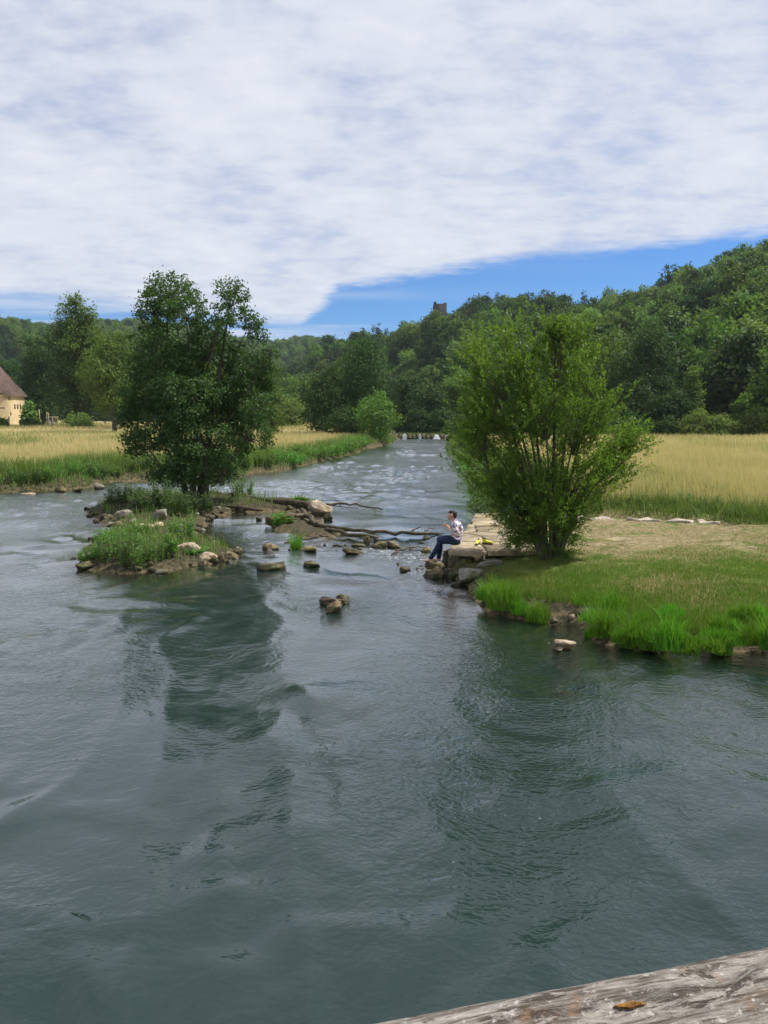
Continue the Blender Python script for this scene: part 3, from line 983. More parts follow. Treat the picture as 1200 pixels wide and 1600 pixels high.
def proto_mesh(kind, sd):
    rng = np.random.default_rng(sd)
    mb = MB()
    if kind == 'conifer':
        lob = []
        for i in range(9):
            t = i / 8
            lob.append((0, 0, 2 + 10.5 * t, 2.5 * (1 - t) + 0.25, 2.5 * (1 - t) + 0.25, 0.9))
        lobes_leaves(mb, lob, 200, 6, 0.7, 0.5, rng, 0.3)
    else:
        lob = tree_lobes(11.5, rng.uniform(4.2, 5.2), rng, 0.1, 15)
        lobes_leaves(mb, lob, 520, 8, 0.6, 0.75, rng, 0.34, shell=0.65, rnd=0.38, mid=(0, 0, 5.0))
    tube(mb, [(0, 0, -1.5), (0, 0, 6), (0, 0, 9)], [0.3, 0.2, 0.05], 5, slot=1)
    return mb.mesh('forest_tree', [M[kind], M['bark']])


KINDS = ['dark', 'mid', 'dark', 'mid', 'pale', 'conifer']
PM = [proto_mesh(k, 300 + i) for i, k in enumerate(KINDS)]


def forest_points(x0, x1, y0, y1, step, which):
    X, Y = np.meshgrid(np.arange(x0, x1, step), np.arange(y0, y1, step))
    X = X.ravel() + FR.uniform(-.45, .45, X.size) * step
    Y = Y.ravel() + FR.uniform(-.45, .45, Y.size) * step
    Z, d = height(X, Y)
    u = X / Y
    ok = (d['fore'] == which) & (d['h'] > 0.3) & (d['land'] > 4) & (u < 0.62) & (u > -0.66)
    D = prof(u, HR_dist if which == 1 else HL_dist)
    ok &= Y < D * 1.12
    ok &= ~((np.abs(X - 32) < 7) & (Y > 405) & (Y < 475))
    return np.stack([X, Y, Z - 0.3], 1)[ok]


FP = forest_points(-60, 260, 110, 520, 7.3, 1)
patch = fbm2(FP[:, 0], FP[:, 1], 1 / 22.0, 3, 31)
pick = np.where(patch > 0.56, FR.choice([1, 3, 4], len(FP)), FR.choice([0, 2, 0, 2, 1, 3], len(FP)))
con = fbm2(FP[:, 0], FP[:, 1], 1 / 30.0, 2, 91)
pick = np.where((con > 0.66) & (FR.uniform(size=len(FP)) < 0.6), 5, pick)
scl = FR.uniform(0.62, 1.3, len(FP))
scl = np.where(FR.uniform(size=len(FP)) < 0.12, scl * 1.3, scl)
scl = np.where((FP[:, 0] > 8) & (FP[:, 0] < 43) & (FP[:, 1] > 350) & (FP[:, 1] < 480), scl * 0.55, scl)
rot = FR.uniform(0, 6.28, len(FP))
order = np.argsort(FP[:, 1] / scl)
inview = (np.abs(FP[:, 0] / FP[:, 1]) < 0.53)[order]
front = order[inview][:290]
for i in front:
    o = bpy.data.objects.new('forest_tree', PM[pick[i]])
    o.location = FP[i]; o.rotation_euler = (0, 0, rot[i]); sc_ = scl[i]
    o.scale = (sc_, sc_, sc_ * 1.05)
    col.objects.link(o)
    k = KINDS[pick[i]]
    tag(o, LAB[k], 'tree', 'forest trees on the castle hill (%s)' % k)
    while len(protos) < 6: protos.append(None)
    protos[pick[i]] = protos[pick[i]] or o
# make sure that there is a tree of each kind to repeat
for k in range(6):
    if len(protos) <= k or protos[k] is None:
        j = next(i for i in order if pick[i] != k)
        o = bpy.data.objects.new('forest_tree', PM[k])
        o.location = FP[order[300 + k]]; col.objects.link(o)
        tag(o, LAB[KINDS[k]], 'tree', 'forest trees on the castle hill (%s)' % KINDS[k])
        protos[k] = o


def forest_stuff(name, pts, pick_, rot_, scl_, label):
    me = bpy.data.meshes.new(name)
    me.from_pydata([tuple(map(float, p)) for p in pts], [], [])
    for nm, vals, ty in (('pick', pick_, 'INT'), ('turn', rot_, 'FLOAT'), ('size', scl_, 'FLOAT')):
        a = me.attributes.new(nm, ty, 'POINT')
        a.data.foreach_set('value', np.asarray(vals, np.int32 if ty == 'INT' else np.float32))
    o = bpy.data.objects.new(name, me)
    col.objects.link(o)
    tag(o, label, 'forest', kind='stuff')
    ng = bpy.data.node_groups.new(name, 'GeometryNodeTree')
    ng.interface.new_socket('Geometry', in_out='INPUT', socket_type='NodeSocketGeometry')
    ng.interface.new_socket('Geometry', in_out='OUTPUT', socket_type='NodeSocketGeometry')
    b = NB(ng)
    gi, go = b.n('NodeGroupInput'), b.n('NodeGroupOutput')
    join = b.n('GeometryNodeJoinGeometry')
    def na(nm, ty):
        q = b.n('GeometryNodeInputNamedAttribute', data_type=ty)
        q.inputs[0].default_value = nm
        return q.outputs[0]
    pk, tn, sz = na('pick', 'INT'), na('turn', 'FLOAT'), na('size', 'FLOAT')
    cx = b.n('ShaderNodeCombineXYZ'); b.l(tn, cx.inputs[2])
    for k in range(6):
        oi = b.n('GeometryNodeObjectInfo', transform_space='ORIGINAL')
        oi.inputs['Object'].default_value = protos[k]
        oi.inputs['As Instance'].default_value = True
        cmp_ = b.n('FunctionNodeCompare', data_type='INT', operation='EQUAL')
        b.l(pk, cmp_.inputs[2]); cmp_.inputs[3].default_value = k
        iop = b.n('GeometryNodeInstanceOnPoints')
        b.l(gi.outputs[0], iop.inputs['Points'])
        b.l(cmp_.outputs[0], iop.inputs['Selection'])
        b.l(oi.outputs['Geometry'], iop.inputs['Instance'])
        b.l(cx.outputs[0], iop.inputs['Rotation'])
        b.l(sz, iop.inputs['Scale'])
        b.l(iop.outputs[0], join.inputs[0])
    b.l(join.outputs[0], go.inputs[0])
    md = o.modifiers.new('forest', 'NODES')
    md.node_group = ng
    return o


rest = np.setdiff1d(np.arange(len(FP)), front)
forest_stuff('hill_forest', FP[rest], pick[rest], rot[rest], scl[rest], 'dense mixed forest covering the upper castle hill')
FL = forest_points(-620, 160, 235, 1080, 9.5, 2)
pl = FR.choice([0, 1, 2, 3, 3, 1, 4], len(FL))
forest_stuff('distant_forest', FL, pl, FR.uniform(0, 6.28, len(FL)), FR.uniform(0.75, 1.3, len(FL)), 'hazy blue-green forest on the distant hills across the valley')


# ------------------------------------------------------------------ castle ruin on the hill top
def castle():
    Y = 452.0
    pL, pR = at(677, 490, Y), at(697, 490, Y)
    x0, x1 = pL[0], pR[0]
    ztop = at(685, 476, Y)[2]; znotch = at(677, 473, Y)[2]
    zb = zat((x0 + x1) / 2, Y) - 2
    t = thing('castle_ruin', ((x0 + x1) / 2, Y, zb), 'dark roofless stone tower of the castle ruin on the hill top', 'ruin')
    mb = MB()
    W = x1 - x0; Dp = 7.0; Hh = ztop - zb; th_ = 1.3
    for cx, cy, sx_, sy_ in ((0, -Dp / 2, W, th_), (0, Dp / 2, W, th_), (-W / 2 + th_ / 2, 0, th_, Dp - th_), (W / 2 - th_ / 2, 0, th_, Dp - th_)):
        box(mb, (cx, cy, Hh / 2), (sx_, sy_, Hh))
    mb.obj('wall', M['castle'], t)
    m2 = MB()
    box(m2, (-W / 2 + 0.75, -Dp / 2 + .02, Hh + (znotch - ztop) / 2), (1.5, th_ - .06, znotch - ztop + 0.05))
    box(m2, (W / 2 - 0.9, -Dp / 2 + .02, Hh + 0.25), (1.7, th_ - .06, 0.55))
    box(m2, (W / 2 - 0.7, Dp / 2, Hh + 0.3), (1.2, th_ - .06, 0.7))
    m2.obj('broken_battlement', M['castle'], t)
    m3 = MB()
    box(m3, (-0.8, -Dp / 2 - th_ / 2 + 0.1, Hh - 3.2), (0.5, 0.25, 1.2))
    m3.obj('window_slit', M['black'], t)


M['castle'] = surf_mat('castle_stone', (0.014, 0.013, 0.014, 1), (0.035, 0.032, 0.032, 1), 0.7, 0.95, bump=0.1)
M['black'] = plain_mat('dark_opening', (0.02, 0.02, 0.02), 0.8)
castle()

# ------------------------------------------------------------------ yellow house by the left meadow
M['plaster'] = surf_mat('yellow_plaster', (0.46, 0.36, 0.21, 1), (0.55, 0.44, 0.27, 1), 0.8, 0.9, bump=0.01)
M['roof'] = surf_mat('roof_tile', (0.04, 0.026, 0.022, 1), (0.08, 0.052, 0.044, 1), 1.2, 0.85, bump=0.03)
M['timber'] = plain_mat('dark_timber', (0.07, 0.05, 0.04), 0.8)
M['glass'] = plain_mat('window_glass', (0.03, 0.035, 0.04), 0.15, 0.6)
M['white'] = plain_mat('white_paint', (0.75, 0.74, 0.7), 0.5)


def house():
    c = at(9, 670, 165.0)
    x0, y0, zb = c[0], 165.0, zat(c[0], 165) - 0.3
    zt = at(20, 615, 168)[2]
    Hh = zt - zb; W = 11.0; Ln = 9.4; rise = 6.2
    t = thing('house', (x0, y0, zb), 'pale yellow plastered house with steep brown tiled roof at the left meadow edge', 'house')
    mb = MB()
    V_ = np.array([(0, 0, 0), (0, Ln, 0), (-W, Ln, 0), (-W, 0, 0), (0, 0, Hh), (0, Ln, Hh), (-W, Ln, Hh), (-W, 0, Hh), (-W / 2, 0, Hh + rise), (-W / 2, Ln, Hh + rise)], float)
    mb.add(V_, [[0, 1, 5, 4], [1, 2, 6, 5], [2, 3, 7, 6], [3, 0, 4, 7]])
    mb.f.append(np.array([[4, 8, 7], [5, 6, 9]], np.int32)); mb.s.append(np.zeros(2, np.int32))
    mb.obj('wall', M['plaster'], t)
    mr = MB()
    for s_ in (0, 1):
        e = 0.5
        sl = rise / (W / 2)
        xo = e if s_ == 0 else -W - e
        zo = Hh - e * sl
        a = [(xo, -e, zo), (xo, Ln + e, zo), (-W / 2, Ln + e, Hh + rise), (-W / 2, -e, Hh + rise)]
        V_ = np.array(a + [(q[0], q[1], q[2] + 0.28) for q in a])
        mr.add(V_, [[0, 1, 2, 3], [4, 5, 6, 7], [0, 1, 5, 4], [1, 2, 6, 5], [3, 0, 4, 7]])
    rf = mr.obj('roof', M['roof'], t)
    mc = MB(); box(mc, (-W / 2, Ln * 0.55, Hh + rise + 0.6), (0.9, 0.9, 1.8)); mc.obj('chimney', M['timber'], rf)
    for zz in (Hh * 0.98, Hh * 0.58):
        mt = MB(); box(mt, (-W / 2, -0.02, zz), (W, 0.16, 0.24)); mt.obj('timber_beam', M['timber'], t)
    for (dy, zz, hw, hh) in ((4.6, 0.63, 0.35, 0.95), (5.9, 0.63, 0.35, 0.95), (7.2, 0.63, 0.35, 0.95), (1.6, 0.28, 0.35, 0.9), (2.6, 0.42, 0.3, 0.6), (2.2, 0.85, 0.25, 0.6)):
        mw = MB(); box(mw, (0.0, dy, Hh * zz), (0.12, hw + .12, hh + .12)); wdw = mw.obj('window', M['timber'], t)
        mp = MB(); box(mp, (0.075, dy, Hh * zz), (0.05, hw, hh)); mp.obj('pane', M['glass'], wdw)
    md = MB(); box(md, (0.05, Ln - 0.3, 2.6), (0.6, 0.5, 1.2)); md.obj('meter_box', M['white'], t)


house()


def px_box(name, px, top, bot, wpx, Y, dep, mat, label, cat, group=None, z0=None):
    a, b_ = at(px, top, Y), at(px, bot, Y)
    z = zat(a[0], Y) - 0.15 if z0 is None else z0
    o = thing(name, (a[0], Y, z), label, cat, group)
    return o, a[2] - z, wpx / 1200 * Y


for px, top, wd in ((61, 640, 1.6), (73, 644, 1.8), (75.5, 645, 1.3), (82, 652, 1.3)):
    o, h_, w_ = px_box('garden_post', px, top, 668, wd, 160, 0.2, None, 'bare grey wooden post in the garden beside the yellow house', 'post', 'garden posts beside the yellow house')
    m_ = MB(); tube(m_, [(0, 0, 0), (0.02, 0, h_ * 0.5), (0, 0, h_)], [w_ / 2, w_ / 2, w_ / 2.4], 7, cap=True); m_.obj('shaft', M['pale_drift'], o)
o, h_, w_ = px_box('garden_shed', 80, 651, 668, 9, 162, 1.2, None, 'little grey shed with flat overhanging roof beside the yellow house', 'shed')
m_ = MB(); box(m_, (0, 0, h_ * 0.46), (w_, 1.2, h_ * 0.92)); m_.obj('wall', M['rock_grey'], o)
m_ = MB(); box(m_, (0.2, 0, h_ * 0.96), (w_ * 1.6, 1.8, h_ * 0.08)); m_.obj('roof', M['ledge'], o)
m_ = MB(); box(m_, (-w_ * .12, -0.62, h_ * 0.35), (w_ * .5, 0.06, h_ * 0.62)); m_.obj('door', M['white'], o)
tree_at(44, 626, 34, 158, 'pale', 'light green conical shrub at the corner of the yellow house', name='garden_shrub', cat='shrub', base=-0.05, shape='cone', n=9, clumps=260)
tree_at(48, 654, 30, 156, 'dark', 'dark low hedge bush in front of the garden posts', name='garden_shrub', cat='shrub', base=-0.1, n=8, clumps=220)
tree_at(3, 655, 26, 150, 'mid', 'round green bush hiding the shaded gable foot of the yellow house', name='garden_shrub', cat='shrub', base=-0.1, n=8, clumps=220)
tree_at(125, 652, 60, 146, 'pale', 'low pale green mound of weeds under the tallest tree', name='weed_mound', cat='plants', base=-0.2, n=9, clumps=260)

# ------------------------------------------------------------------ weir across the river
def weir():
    rng = np.random.default_rng(21)
    t = thing('weir', (7, 134.6, -0.3), 'low stone weir across the river with white falling water', 'weir')
    mb = MB()
    xs_ = np.arange(1.2, 13.2, 0.8)
    for i, x in enumerate(xs_):
        h_ = 1.08 + rng.uniform(-0.12, 0.1)
        box(mb, (x - 7, 0.3 + rng.uniform(-.1, .1), h_ / 2 - 0.2), (0.83, 1.0, h_ + 0.4))
    mb.obj('crest_wall', M['rock_moss'], t)
    for px, wd in ((632, 14), (656, 7), (682, 18), (698, 10)):
        x = at(px, 682, 134)[0] - 7
        w_ = wd / 1200 * 134 * 0.4
        m_ = MB()
        k = 7
        tt = np.linspace(0, 1, k)
        zz = rng.uniform(0.65, 0.95) * (1 - tt ** 1.6) + 0.24; yy = -0.25 - rng.uniform(0.6, 1.3) * tt
        V_ = np.array([[x + s_ * w_ * (0.25 + 0.55 * q) + 0.12 * q * rng.normal(), y, z] for q, y, z in zip(tt, yy, zz) for s_ in (-1, -.3, .3, 1)])
        V_[:, 1] += rng.normal(size=len(V_)) * 0.05
        i = np.arange(k - 1)[:, None]; j = np.arange(3)[None, :]
        F_ = np.stack([i * 4 + j, i * 4 + j + 1, (i + 1) * 4 + j + 1, (i + 1) * 4 + j], -1).reshape(-1, 4)
        m_.add(V_, F_)
        V2 = V_ + np.array([0, 0.18, -0.1]); m_.add(V2, F_)
        m_.obj('falling_water', M['foam'], t, smooth=True)
    mp = MB()
    P_ = np.stack([rng.uniform(-5.5, 5.5, 900), rng.uniform(-0.2, 0.7, 900), np.full(900, 1.0)], 1)
    P_ = P_[fbm2(P_[:, 0], P_[:, 1], 0.8, 2, 5) > 0.5]
    blades(mp, P_, rng.uniform(0.2, 0.55, len(P_)), 0.07, 0.5, rng)
    tag(mp.obj('crest_grass', M['bank_grass'], t), kind='stuff')


M['foam'] = plain_mat('white_water', (0.26, 0.29, 0.31), 0.5)
weir()


# ------------------------------------------------------------------ rocks
def sphere_dirs(n):
    """cube sphere"""
    V_, F_ = [], []
    lin = np.linspace(-1, 1, n + 1)
    for ax in range(3):
        for sg in (-1, 1):
            k = len(V_)
            for a in lin:
                for c in lin:
                    p = [0, 0, 0]; p[ax] = sg; p[(ax + 1) % 3] = a * sg; p[(ax + 2) % 3] = c
                    V_.append(p)
            for i in range(n):
                for j in range(n):
                    q = k + i * (n + 1) + j
                    F_.append([q, q + n + 1, q + n + 2, q + 1])
    V_ = np.array(V_, float)
    key = np.round(V_, 5)
    uq, inv = np.unique(key, axis=0, return_inverse=True)
    return uq, inv.ravel()[np.array(F_)]


CUBE, CUBEF = sphere_dirs(10)


def rock_verts(sd, size, blocky=0.35, planes=15, rough=0.13):
    rng = np.random.default_rng(sd)
    S_ = unit(CUBE)
    Vv = S_ * (1 - blocky) + CUBE * blocky * 0.85
    Vv = Vv * (1 + (fbm(S_ * 1.5 + sd * 3.7, 3, sd)[:, None] - 0.5) * 0.9)
    for _ in range(planes):
        n_ = unit(rng.normal(size=3))
        d_ = rng.uniform(0.48, 0.9)
        ex = np.maximum(Vv @ n_ - d_, 0)
        Vv = Vv - ex[:, None] * n_ * 0.92
    Vv = Vv + unit(Vv) * (fbm(S_ * 5 + sd, 3, sd + 5)[:, None] - 0.5) * rough * 2
    lo, hi = Vv.min(0), Vv.max(0)
    Vv = (Vv - (lo + hi) / 2) / (hi - lo)
    return Vv * np.asarray(size)


def rock(px, py, wpx, hpx, mat, label, sd, z=0.0, depth=0.8, blocky=0.35, rz=0.0, name='rock', group=None, sink=0.3, cat='rock'):
    """rests with its foot at picture point (px,py) on level z"""
    p = gnd(px, py, z)
    k = math.hypot(p[1], CAM_H - z) / 1200
    w_, h_ = wpx * k, hpx * k
    # seen from above at a slant the height of the outline holds part of the depth
    slant = (CAM_H - z) / p[1]
    dp = w_ * depth
    hv = max(h_ - dp * slant * 0.8, h_ * 0.45)
    V_ = rock_verts(sd, (w_, dp, hv * (1 + sink)), blocky)
    V_[:, 2] += hv * (1 + sink) / 2 - hv * sink
    me = MB().add(V_, CUBEF).mesh(name, M[mat], smooth=False)
    o = bpy.data.objects.new(name, me)
    o.location = (p[0], p[1] + dp * 0.45, z)
    tl = random.Random(sd)
    o.rotation_euler = (tl.uniform(-.16, .16), tl.uniform(-.2, .2), rz)
    col.objects.link(o)
    return tag(o, label, cat, group)


RK = [
    (423, 893, 46, 17, 'rock_moss', 'rectangular mossy block lying alone in the water near the island tip', 0.5, .75),
    (486, 886, 27, 12, 'rock_moss', 'small dark mossy stone beside the rectangular block', .7, .3),
    (422, 861, 28, 14, 'rock_tan', 'brown mossy stone upstream of the rectangular block', .8, .4),
    (509, 944, 24, 14, 'rock_moss', 'dark jagged left stone of the lone cluster in midstream', .8, .3),
    (535, 942, 22, 15, 'rock_moss', 'dark jagged right stone of the lone cluster in midstream', .8, .3),
    (521, 956, 28, 22, 'rock_tan', 'yellowish mossy front stone of the lone cluster in midstream', .9, .2),
    (554, 868, 46, 12, 'rock_tan', 'flat tan slab in the riffle with water running round it', .6, .6),
    (480, 864, 32, 12, 'rock_tan', 'yellowish flat stone beside the tall tuft of water grass', .8, .3),
    (560, 856, 22, 9, 'rock_moss', 'dark stone at the left foot of the small upright stone', .9, .3),
    (592, 857, 26, 12, 'rock_tan', 'brown stone at the right foot of the small upright stone', .8, .3),
    (573, 849, 11, 13, 'rock_moss', 'small upright stone sticking out of the riffle', .8, .4),
    (587, 846, 8, 8, 'rock_moss', 'tiny dark stone behind the riffle stones', .8, .4),
    (617, 858, 28, 13, 'rock_tan', 'reddish brown stone at the end of the riffle stones', .8, .3),
    (666, 865, 18, 12, 'rock_tan', 'yellow-brown stone in the water in front of the seated person', .9, .3),
    (633, 894, 20, 11, 'rock_moss', 'dark green wet stone left of the stone steps', .9, .2),
    (652, 892, 8, 6, 'rock_moss', 'tiny dark wet stone next to the stone steps', .9, .2),
    (624, 883, 10, 5, 'rock_moss', 'tiny flat stone in the white riffle', .9, .2),
    (659, 849, 9, 4, 'rock_moss', 'tiny dark stone upstream of the seated person', .9, .2),
    (668, 842, 14, 5, 'rock_moss', 'low dark stone under the tip of the long floating branch', .9, .2),
    (499, 803, 38, 24, 'rock_pale', 'large pale sunlit boulder on the driftwood ridge', .8, .35),
    (512, 812, 15, 10, 'rock_moss', 'small dark stone in front of the large pale boulder', .8, .3),
    (292, 868, 40, 24, 'rock_pale', 'big pale rounded boulder at the front tip of the island', .7, .25),
    (322, 880, 40, 20, 'rock_pale', 'pale brown flat stone beside the big island boulder', .8, .4),
    (344, 879, 14, 15, 'rock_moss', 'dark upright stone at the island tip', .8, .3),
    (361, 876, 22, 17, 'rock_tan', 'rough brown stone forming the very tip of the island', .9, .3),
    (357, 882, 14, 8, 'rock_moss', 'small wet stone under the island tip', .8, .3),
    (262, 884, 36, 18, 'rock_tan', 'brown broken block under the front of the island', .7, .6),
    (250, 897, 26, 9, 'rock_grey', 'pale flat stone lying at the waterline of the island front', .8, .4),
    (238, 890, 14, 20, 'rock_moss', 'dark wet block under the leafy island plants', .7, .6),
    (130, 890, 29, 15, 'rock_moss', 'mossy round stone in the water left of the island plants', .9, .2),
    (190, 812, 26, 18, 'rock_grey', 'grey rounded stone in the middle of the island', .8, .3),
    (166, 814, 24, 13, 'rock_moss', 'dark stone at the left edge of the island middle', .8, .3),
    (150, 806, 26, 11, 'rock_moss', 'low dark stone at the water on the left of the island', .8, .3),
    (182, 824, 22, 12, 'rock_tan', 'brown stone in front of the grey island stone', .8, .4),
    (248, 811, 26, 17, 'rock_grey', 'grey angular stone leaning near the island shrubs', .8, .5),
    (255, 822, 14, 10, 'rock_pale', 'small pale stone below the grey angular stone', .8, .4),
    (206, 818, 16, 9, 'rock_grey', 'small grey stone between the bigger island stones', .8, .4),
    (140, 798, 12, 6, 'rock_moss', 'tiny dark stone off the left island shore', .8, .4),
    (42, 775, 24, 6, 'rock_pale', 'flat tan stone at the foot of the left meadow bank', .7, .4),
    (92, 769, 18, 10, 'rock_tan', 'rounded tan stone at the foot of the left meadow bank', .8, .3),
    (120, 768, 16, 6, 'rock_moss', 'dark low stone at the foot of the left meadow bank', .8, .3),
    (152, 763, 20, 9, 'rock_grey', 'grey stone where the left meadow bank turns away', .8, .3),
    (200, 776, 14, 8, 'rock_grey', 'pale grey stone in the left side channel', .8, .3),
    (18, 773, 14, 6, 'rock_moss', 'dark wet stone under the left meadow bank grass', .8, .3),
    (384, 788, 18, 10, 'rock_tan', 'yellowish stone wedged under the main drift log', .8, .3),
    (370, 790, 16, 10, 'rock_tan', 'brown stone under the root end of the drift log', .8, .3),
    (398, 792, 22, 12, 'rock_tan', 'tan stone under the middle of the drift log', .8, .3),
    (432, 794, 18, 11, 'rock_moss', 'dark stone under the middle of the drift log', .8, .3),
    (404, 812, 10, 5, 'rock_moss', 'tiny stone between island and drift log', .8, .3),
    (452, 812, 40, 12, 'rock_moss', 'dark muddy hump behind the low water plant', .6, .3),
    (885, 1013, 36, 17, 'rock_pale', 'pale stone lying in the shallows before the lawn', .7, .25),
    (873, 1018, 18, 8, 'rock_tan', 'brown small stone touching the pale shallow-water stone', .7, .25),
]
for i, (px, py, w_, h_, mt_, lb_, dp_, bl_) in enumerate(RK):
    zz = 0.0
    p_ = gnd(px, py, 0.0)
    if 'island' in lb_ and ('middle' in lb_ or 'angular' in lb_ or 'bigger' in lb_ or 'big pale' in lb_ or 'grey island' in lb_ or 'beside the big' in lb_):
        zz = max(0.0, zat(*gnd(px, py, 0.2)[:2]) - 0.03)
    rock(px, py, w_, h_, mt_, lb_, 900 + i, z=zz, depth=dp_, blocky=bl_, rz=random.Random(i).uniform(-0.25, 0.25), sink=0.6)

rr_ = random.Random(5)
for i in range(26):
    px, py = rr_.choice(((560, 858), (600, 856), (625, 862), (490, 862), (450, 860), (520, 858), (645, 885), (470, 842)))
    rock(px + rr_.gauss(0, 16), py + rr_.gauss(0, 5), rr_.uniform(6, 15), rr_.uniform(3, 7), rr_.choice(('rock_moss', 'rock_tan', 'rock_moss')), 'small low wet stone breaking the water of the riffle', 1800 + i, depth=.8, blocky=.3, rz=rr_.uniform(0, 3), sink=0.8, group='small stones in the riffle')

# rough blocks that step down from the stone landing to the water
STEP = [(680, 888, 34, 15, 'rock_tan', 0.12, 'pale mossy step stone under the feet of the seated person', .75, .6),
        (679, 903, 36, 20, 'rock_tan', 0.0, 'lowest mossy step stone at the water below the landing', .75, .65),
        (708, 903, 30, 18, 'rock_moss', 0.0, 'dark wet block beside the lowest step stone', .8, .6),
        (738, 903, 40, 18, 'rock_grey', 0.0, 'flat grey block at the water below the willow', .8, .6),
        (722, 885, 44, 20, 'rock_moss', 0.1, 'dark block under the front edge of the landing', .8, .6),
        (765, 890, 48, 20, 'rock_grey', 0.15, 'broad grey block sloping down in front of the willow', .8, .5),
        (705, 876, 30, 22, 'rock_moss', 0.1, 'dark corner stone right below the seated person', .7, .6),
        (748, 876, 44, 16, 'rock_moss', 0.25, 'brown earthy block under the yellow shoes', .7, .6),
        (795, 878, 44, 15, 'rock_moss', 0.3, 'brown earthy block left of the willow foot', .7, .5),
        (715, 917, 22, 10, 'rock_moss', 0.0, 'small dark stone at the foot of the stone steps', .8, .4),
        (895, 968, 12, 10, 'rock_pale', 0.05, 'small pale stone in the bare patch of the lawn edge', .8, .4),
        (866, 972, 14, 8, 'rock_tan', 0.02, 'small brown stone between the grass tussocks', .8, .4)]
for i, (px, py, w_, h_, mt_, zz, lb_, dp_, bl_) in enumerate(STEP):
    for _ in range(3):
        if px > 700 and py < 910: zz = max(zz, zat(*gnd(px, py, zz)[:2]) - 0.07)
    rock(px, py, w_, h_, mt_, lb_, 1500 + i, z=zz, depth=dp_, blocky=bl_, rz=random.Random(i).uniform(-0.15, 0.15), sink=0.9, name='step_stone' if 'step' in lb_ else 'rock')


# loose cobbles along the island shore
def cobbles():
    rng = np.random.default_rng(4)
    protos_ = [MB().add(rock_verts(2000 + k, (1, .8, .6), .3), CUBEF).mesh('cobble', M[m_]) for k, m_ in enumerate(('rock_moss', 'rock_tan', 'rock_grey', 'rock_moss'))]
    n = 0
    for _ in range(900):
        x, y = rng.uniform(-12.8, -2.2), rng.uniform(18.6, 34)
        d = float(poly_sd(np.array([x]), np.array([y]), ISLE)[0])
        if d < -0.15 or d > 0.75: continue
        if n >= 110: break
        o = bpy.data.objects.new('cobble', protos_[rng.integers(4)])
        s_ = rng.uniform(0.10, 0.3) * (1.2 if d < 0.2 else 0.8)
        o.location = (x, y, max(zat(x, y), -0.02) + s_ * 0.12)
        o.scale = (s_, s_ * rng.uniform(.8, 1.2), s_)
        o.rotation_euler = (rng.uniform(-.3, .3), rng.uniform(-.3, .3), rng.uniform(0, 6.28))
        col.objects.link(o)
        tag(o, 'small loose cobble on the shore of the river island', 'stone', 'cobbles along the island shore')
        n += 1


cobbles()


